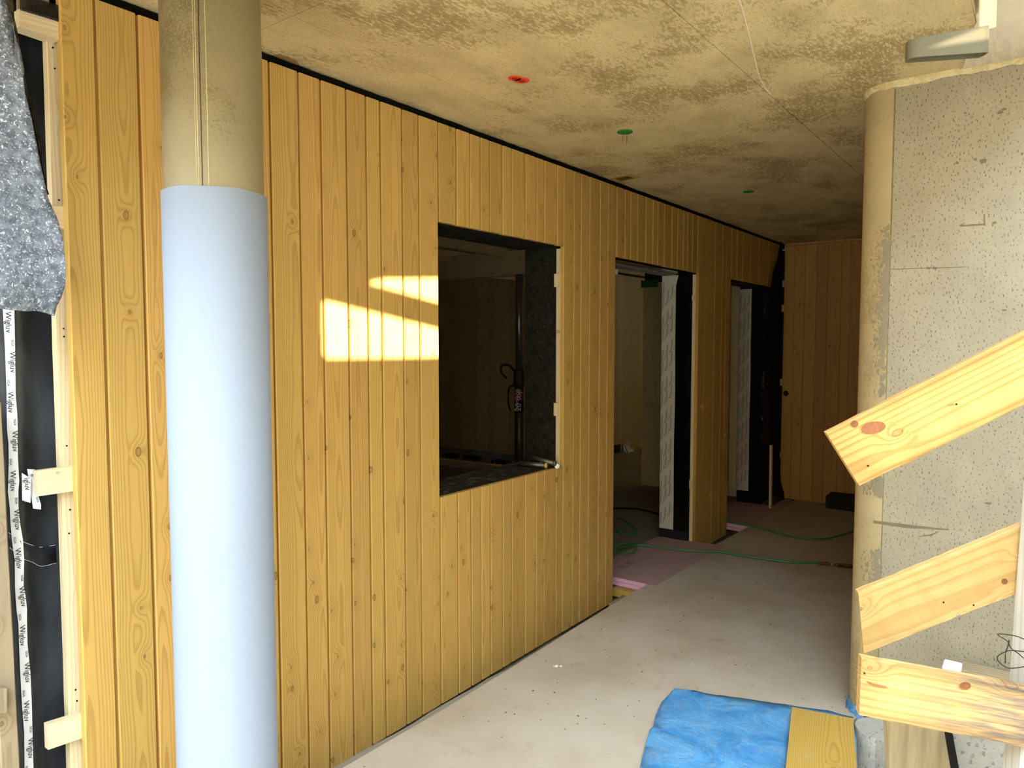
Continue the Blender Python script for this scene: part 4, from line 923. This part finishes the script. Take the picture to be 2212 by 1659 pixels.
# white tape running down the membrane
tc_ = [(0.7965, 2.34, 1.7025), (0.7958, 2.34, 1.6664), (0.7956, 2.34, 1.5461), (0.7938, 2.34, 1.4303), (0.794, 2.34, 1.3715), (0.7935, 2.34, 1.3256), (0.7935, 2.34, 1.2901), (0.7922, 2.34, 1.2349), (0.7908, 2.34, 1.1797), (0.7882, 2.34, 1.1523), (0.789, 2.34, 1.1097), (0.7907, 2.34, 1.0535), (0.7941, 2.34, 1.0101), (0.7967, 2.34, 0.9519), (0.793, 2.34, 0.8789), (0.7953, 2.34, 0.8459), (0.7974, 2.34, 0.8047), (0.798, 2.34, 0.7706), (0.7969, 2.34, 0.703), (0.7992, 2.34, 0.6175), (0.7995, 2.34, 0.5336), (0.8001, 2.34, 0.4492), (0.7979, 2.34, 0.3393), (0.7962, 2.34, 0.2552)]
rng = random.Random(6); Lr = []
for k, (x, y, z) in enumerate(tc_):
    wd = .0125*(1+.12*math.sin(k*1.7))
    Lr.append(((x-wd, mem_y(x-wd, z)-.004, z), (x+wd, mem_y(x+wd, z)-.004-.001*math.sin(k), z)))
v = [p for q in Lr for p in q]
o = raw('white_joint_tape', v, [(2*k, 2*k+1, 2*k+3, 2*k+2) for k in range(len(Lr)-1)], 'tape', None, False); o.modifiers.new('t', 'SOLIDIFY').thickness = .0006
tag(o, 'long wavy white printed tape running down the black membrane at the left edge', 'tape')
def along(z):
    for (x0, _, z0), (x1, _, z1) in zip(tc_, tc_[1:]):
        if z1 <= z <= z0: return x0+(x1-x0)*(z0-z)/(z0-z1), (x1-x0)/(z0-z1)
    return tc_[-1][0], 0
it = []; z = 1.66; k = 0
while z > .22:
    x, s = along(z); yy = mem_y(x, z)-.0062
    it.append(('Wigluv', .021, (x-.006+(.004 if k % 2 else -.003), yy, z), (s, 0, -1), (1, 0, s)))
    x, s = along(z-.075)
    it.append(('SIGA', .009, (x+(-.010 if k % 2 else .003), mem_y(x, z-.075)-.0062, z-.078), (s, 0, -1), (1, 0, s)))
    z -= .112; k += 1
adopt(printing('tape_print', it, 'ink'), o)
for pts_, lab, tx in (([(0.8122, 2.34, 1.2016), (0.835, 2.34, 1.1821), (0.8314, 2.34, 1.1114), (0.8107, 2.34, 1.1218)], 'short white printed tape scrap on the membrane left of the upper batten stub', ('igluv', .020)),
                      ([(0.8306, 2.335, 1.2089), (0.8494, 2.335, 1.2048), (0.85, 2.335, 1.152), (0.8627, 2.335, 1.0996), (0.8621, 2.335, 1.0847), (0.8419, 2.335, 1.0912), (0.8356, 2.335, 1.1477)], 'bent white printed tape scrap tucked behind the upper batten stub', ('gluv', .019))):
    yv = min(mem_y(x, z) for x, y, z in pts_)-.005
    o = prism('tape_scrap', [(x, yv, z) for x, y, z in pts_], (0, .0008, 0), 'tape'); tag(o, lab, 'tape')
    x0_ = sum(p[0] for p in pts_)/len(pts_)
    prints_each('tape_print', [(tx[0], tx[1], (x0_-.005, yv-.001, pts_[0][2]-.016), (.04 if 'bent' not in lab else .22, 0, -1), (1, 0, .04)), ('SIGA', .008, (x0_+(.002 if 'bent' in lab else -.012), yv-.001, pts_[-2][2]+.012 if 'bent' not in lab else pts_[0][2]-.085), (.2 if 'bent' in lab else 0, 0, -1), (1, 0, 0))], 'ink', o)
# vertical batten
a = (0.8961, 2.298, 2.4058); b_ = (0.889, 2.298, 0.3101)
o = plank('upright_batten', ((b_[0]+.965)/2, 2.298, -.5), (a[0]-b_[0], 0, a[2]-b_[2]), (0, 1, 0), .965-b_[0], .03, 2.4357+.5, 'batten', None, .001, 20, .0006)
vb = o; tag(vb, 'long pale upright batten beside the left end of the cladding', 'batten')
bpy.context.view_layer.update()
for p in [(0.9137, 2.2975, 2.4074), (0.9166, 2.2975, 2.3506), (0.9152, 2.2975, 1.9817), (0.9152, 2.2975, 1.6135), (0.9157, 2.2975, 1.5907), (0.9127, 2.2975, 1.2721), (0.9152, 2.2975, 1.0826), (0.9104, 2.2975, 1.0133), (0.9128, 2.2975, 0.5398), (0.9155, 2.2975, 0.5046)]:
    s = lathe('screw_head', [(.0026, 0), (.0026, .001)], 'black', None, p, 10, (0, -1, 0)); bpy.context.view_layer.update(); adopt(s, vb)
# horizontal stubs
for c4, lab, dep in (([(0.8236, 2.274, 1.2124), (0.9274, 2.274, 1.2124), (0.925, 2.274, 1.1403), (0.827, 2.274, 1.1408)], 'pale batten stub sticking out left of the cladding at mid height', .026),
                ([(0.8259, 2.274, 0.4773), (0.929, 2.274, 0.4693), (0.9266, 2.274, 0.3963), (0.8259, 2.274, 0.4033)], 'chipped batten stub sticking out left of the cladding near the bottom', .023),
                ([(0.885, 2.274, 1.9588), (0.9331, 2.274, 1.9621), (0.931, 2.274, 1.8974), (0.8831, 2.274, 1.9018)], 'batten piece behind the felt flap at upper left', .024)):
    P_ = [Vector(p) for p in c4]; o = prism('batten_stub', P_, (0, dep, 0), 'batten'); tag(o, lab, 'batten')
    # bring it into a frame whose Z runs along the stub for the grain
    mw = frame(tuple((P_[0]+P_[3])/2), P_[1]-P_[0], (0, 1, 0)); o.data.transform(mw.inverted()); o.matrix_world = mw
# ledger timber with perforated vent strip at the top left
c4 = [(0.8208, 2.262, 2.473), (0.9188, 2.262, 2.4779), (0.9169, 2.262, 2.4203), (0.8192, 2.262, 2.425)]; P_ = [Vector(p) for p in c4]
led = prism('ledger_timber', P_, (0, .05, 0), 'batten'); mw = frame(tuple((P_[0]+P_[3])/2), P_[1]-P_[0], (0, 1, 0)); led.data.transform(mw.inverted()); led.matrix_world = mw
tag(led, 'short horizontal ledger timber at the top left under the slab', 'timber')
c4 = [(0.8222, 2.262, 2.5123), (0.92, 2.262, 2.5137), (0.9186, 2.262, 2.4728), (0.8207, 2.262, 2.4681)]; P_ = [Vector(p) for p in c4]
bk = prism('vent_backing', [p+Vector((0, .012, 0)) for p in P_], (0, .01, 0), 'rough'); vs_ = empty('perforated_vent_strip', P_[0]); tag(vs_, 'black perforated vent mesh above the ledger timber at the top left', 'vent strip')
adopt(bk, vs_)
bm = bmesh.new(); ux = (P_[1]-P_[0]); uz = (P_[3]-P_[0])
for i in range(37):
    q0 = P_[0]+ux*(i/36); bx(bm, q0.x-.0006, q0.x+.0006, 2.258, 2.2595, (q0+uz).z, q0.z)
for j in range(12):
    q0 = P_[0]+uz*(j/11); q1 = P_[1]+(P_[2]-P_[1])*(j/11)
    A_ = [bm.verts.new(t) for t in ((q0.x, 2.2575, q0.z-.0006), (q0.x, 2.2575, q0.z+.0006), (q1.x, 2.2575, q1.z+.0006), (q1.x, 2.2575, q1.z-.0006))]; bm.faces.new(A_)
adopt(frombm('mesh', bm, 'black'), vs_)
o = box('slab_edge_timber', .78, .905, 2.285, 2.33, 2.52, ZC, 'rough', None, .002); tag(o, 'brown timber packing above the vent mesh under the slab', 'timber')
# rough timbers at the far left edge
o = plank('rough_stud', (0.7051999999999999, 2.262, -.5), (.010, 0, 1), (0, 1, 0), .045, .06, 1.9091, 'rough', None, .003, 20, .001)
zl = [0.7556, 0.7377, 0.7505, 1.4117, 0.3914, 0.742, 1.0551]
# place by its right edge
xr0, zr0 = zl[2], zl[4]; xr1, zr1 = zl[5], zl[3]
dv = Vector((xr1-xr0, 0, zr1-zr0)).normalized(); st_ = Vector((xr0, 2.262, zr0))-dv*.6-Vector((.0225, 0, 0))
o.matrix_world = frame(tuple(st_), dv, (0, 1, 0)); o.scale = (1, 1, ((zr1-zr0)+.6)/(1.9091))
tag(o, 'rough sawn stud standing at the far left edge in front of the membrane', 'timber')
c4 = [(0.6411, 2.235, 0.6781), (0.7184, 2.235, 0.6389), (0.716, 2.235, 0.5715), (0.6382, 2.235, 0.5982)]; P_ = [Vector(p) for p in c4]
o = prism('rough_stub', P_, (0, .025, 0), 'rough'); tag(o, 'short brown cross piece nailed to the rough stud at the bottom left edge', 'timber')
# felt flap
outl = [(4,-30),(11,0),(13,16),(19,31),(30,60),(37,90),(41,120),(51,163),(55,200),(69,253),(87,347),(105,427),(127,477),(136,514),(142,560),(144,590),(141,619),(134,642),(123,662),(117.5,682),(100,676),(76,671),(55,673),(36,671),(18,670),(0,667),(-60,660),(-60,40),(-10,30)]
def feltmesh(name, pts, m, bulge):
    bm = bmesh.new(); f0 = bm.faces.new([bm.verts.new(p) for p in pts]); bmesh.ops.triangulate(bm, faces=[f0])
    bmesh.ops.subdivide_edges(bm, edges=bm.edges[:], cuts=5, use_grid_fill=True)
    for v_ in bm.verts: v_.co.y += bulge*math.sin((v_.co.z-1.6)*3.2)*math.cos(v_.co.x*5)-.01*math.sin(v_.co.x*20+v_.co.z*4)
    o = frombm(name, bm, m, None, True); s = o.modifiers.new('t', 'SOLIDIFY'); s.thickness = .007; return o
o = feltmesh('felt_flap', [(0.7255, 2.1, 2.4487), (0.7313, 2.1, 2.4176), (0.7327, 2.1, 2.4003), (0.7381, 2.1, 2.3856), (0.7481, 2.1, 2.3566), (0.7541, 2.1, 2.3247), (0.757, 2.1, 2.2918), (0.7656, 2.1, 2.2455), (0.7683, 2.1, 2.204), (0.7808, 2.1, 2.1462), (0.7962, 2.1, 2.0403), (0.8125, 2.1, 1.9489), (0.8347, 2.1, 1.8925), (0.8433, 2.1, 1.849), (0.8482, 2.1, 1.7937), (0.8492, 2.1, 1.7573), (0.8447, 2.1, 1.7216), (0.8359, 2.1, 1.6931), (0.8228, 2.1, 1.6683), (0.816, 2.1, 1.6438), (0.7971, 2.1, 1.6505), (0.7715, 2.1, 1.6556), (0.7494, 2.1, 1.6525), (0.7298, 2.1, 1.6541), (0.7116, 2.1, 1.6547), (0.6937, 2.1, 1.6575), (0.636, 2.1, 1.6632), (0.6609, 2.1, 2.3486), (0.7093, 2.1, 2.3765)], 'felt', .0)
tag(o, 'speckled grey felt flap hanging down at the upper left', 'felt')
o = feltmesh('felt_back_layer', [(0.7376, 2.135, 2.4632), (0.7609, 2.135, 2.4381), (0.7624, 2.135, 2.393), (0.7685, 2.135, 2.3608), (0.7765, 2.135, 2.2943), (0.7875, 2.135, 2.2162), (0.7991, 2.135, 2.1547), (0.8131, 2.135, 2.0571), (0.8285, 2.135, 1.964), (0.7775, 2.135, 1.9558), (0.7203, 2.135, 2.0842), (0.6912, 2.135, 2.3682)], 'feltback', 0)
tag(o, 'brown underside layer of felt showing behind the grey flap', 'felt')

# ------------------------------------------------------------------ outside: ground and added light blockers
struct(box('ground', -14, 3.0, -14, 14, -1.35, -1.20, 'sand'), 'sandy building-site ground outside the passage', 'ground')
nb = box('low_sky_blocker', -9.5, -8.6, -20, 20, -1.2, 6.6, 'slab'); tag(nb, 'unseen plain block added behind the viewer to keep low sky light out of the passage', 'light blocker')  # added unseen block, darkens the passage towards the back
# unseen sheet added to mask the low sun, gaps shaped to the sunlit areas
HY = -1.2
def back(p):
    t = (HY-p[1])/SUN[1]; return (p[0]+SUN[0]*t, p[2]+SUN[2]*t)
patch = [back(p) for p in [(1.8098, 2.25, 1.7254), (1.8321, 2.25, 1.7335), (2.4743, 2.25, 1.6348), (2.4932, 2.25, 1.6298), (2.4922, 2.25, 1.5062), (2.4795, 2.25, 1.5043), (1.828, 2.25, 1.51), (1.8083, 2.25, 1.5282)]]
tri = [back(p) for p in [(2.0393, 2.25, 1.8145), (2.0876, 2.25, 1.829), (2.1425, 2.25, 1.8405), (2.4763, 2.25, 1.8658), (2.4952, 2.25, 1.8671), (2.4942, 2.25, 1.7487), (2.4753, 2.25, 1.7521)]]
def shrink(pl, k):
    cx = sum(p[0] for p in pl)/len(pl); cz = sum(p[1] for p in pl)/len(pl); return [(cx+(x-cx)*k, cz+(z-cz)*k) for x, z in pl]
s1 = [back(p) for p in [(1.768, 0.3804, 1.3686), (1.7951, 0.3267, 1.2679), (1.9391, 0.0409, 1.4461), (2.1258, -0.3297, 1.6889), (2.1236, -0.3253, 1.7841), (1.9369, 0.0452, 1.5778)]]
s2 = [back(p) for p in [(1.9222, 0.3299, 0.9553), (1.9238, 0.3268, 0.8279), (1.979, 0.2173, 0.876), (2.0555, 0.0654, 0.9688), (2.0578, 0.0609, 1.1054)]]
s3 = [back(p) for p in [(1.8049, 0.3072, 0.8236), (1.8043, 0.3083, 0.72), (1.9519, 0.0155, 0.6808), (2.0709, -0.2208, 0.6542), (2.0688, -0.2166, 0.7579), (1.9501, 0.0191, 0.7873)]]
sb = [back(p) for p in [(2.3844, 0.3102, 2.4026), (2.4977, 0.1575, 2.4307), (2.4944, 0.1619, 2.5755), (2.4867, 0.1724, 2.5755), (2.486, 0.1734, 2.4689)]]
rect = [(-.9, -1.2), (9.5, -1.2), (9.5, 3.60), (-.9, 3.60)]
for n_, pl in (('s', sb), ('a', patch), ('b', tri), ('1', s1), ('2', s2), ('3', s3)): print(n_, [(round(a, 2), round(b, 2)) for a, b in pl])
ho = fromcurve('sun_mask_sheet', [rect, patch, tri, s1, s2, s3, sb], .009, 'sand', None, Matrix(((1, 0, 0, 0), (0, 0, -1, HY), (0, 1, 0, 0), (0, 0, 0, 1))))
tag(ho, 'unseen sheet added on the open side to block the low sun, its gaps shaped to the sunlit areas', 'hoarding')
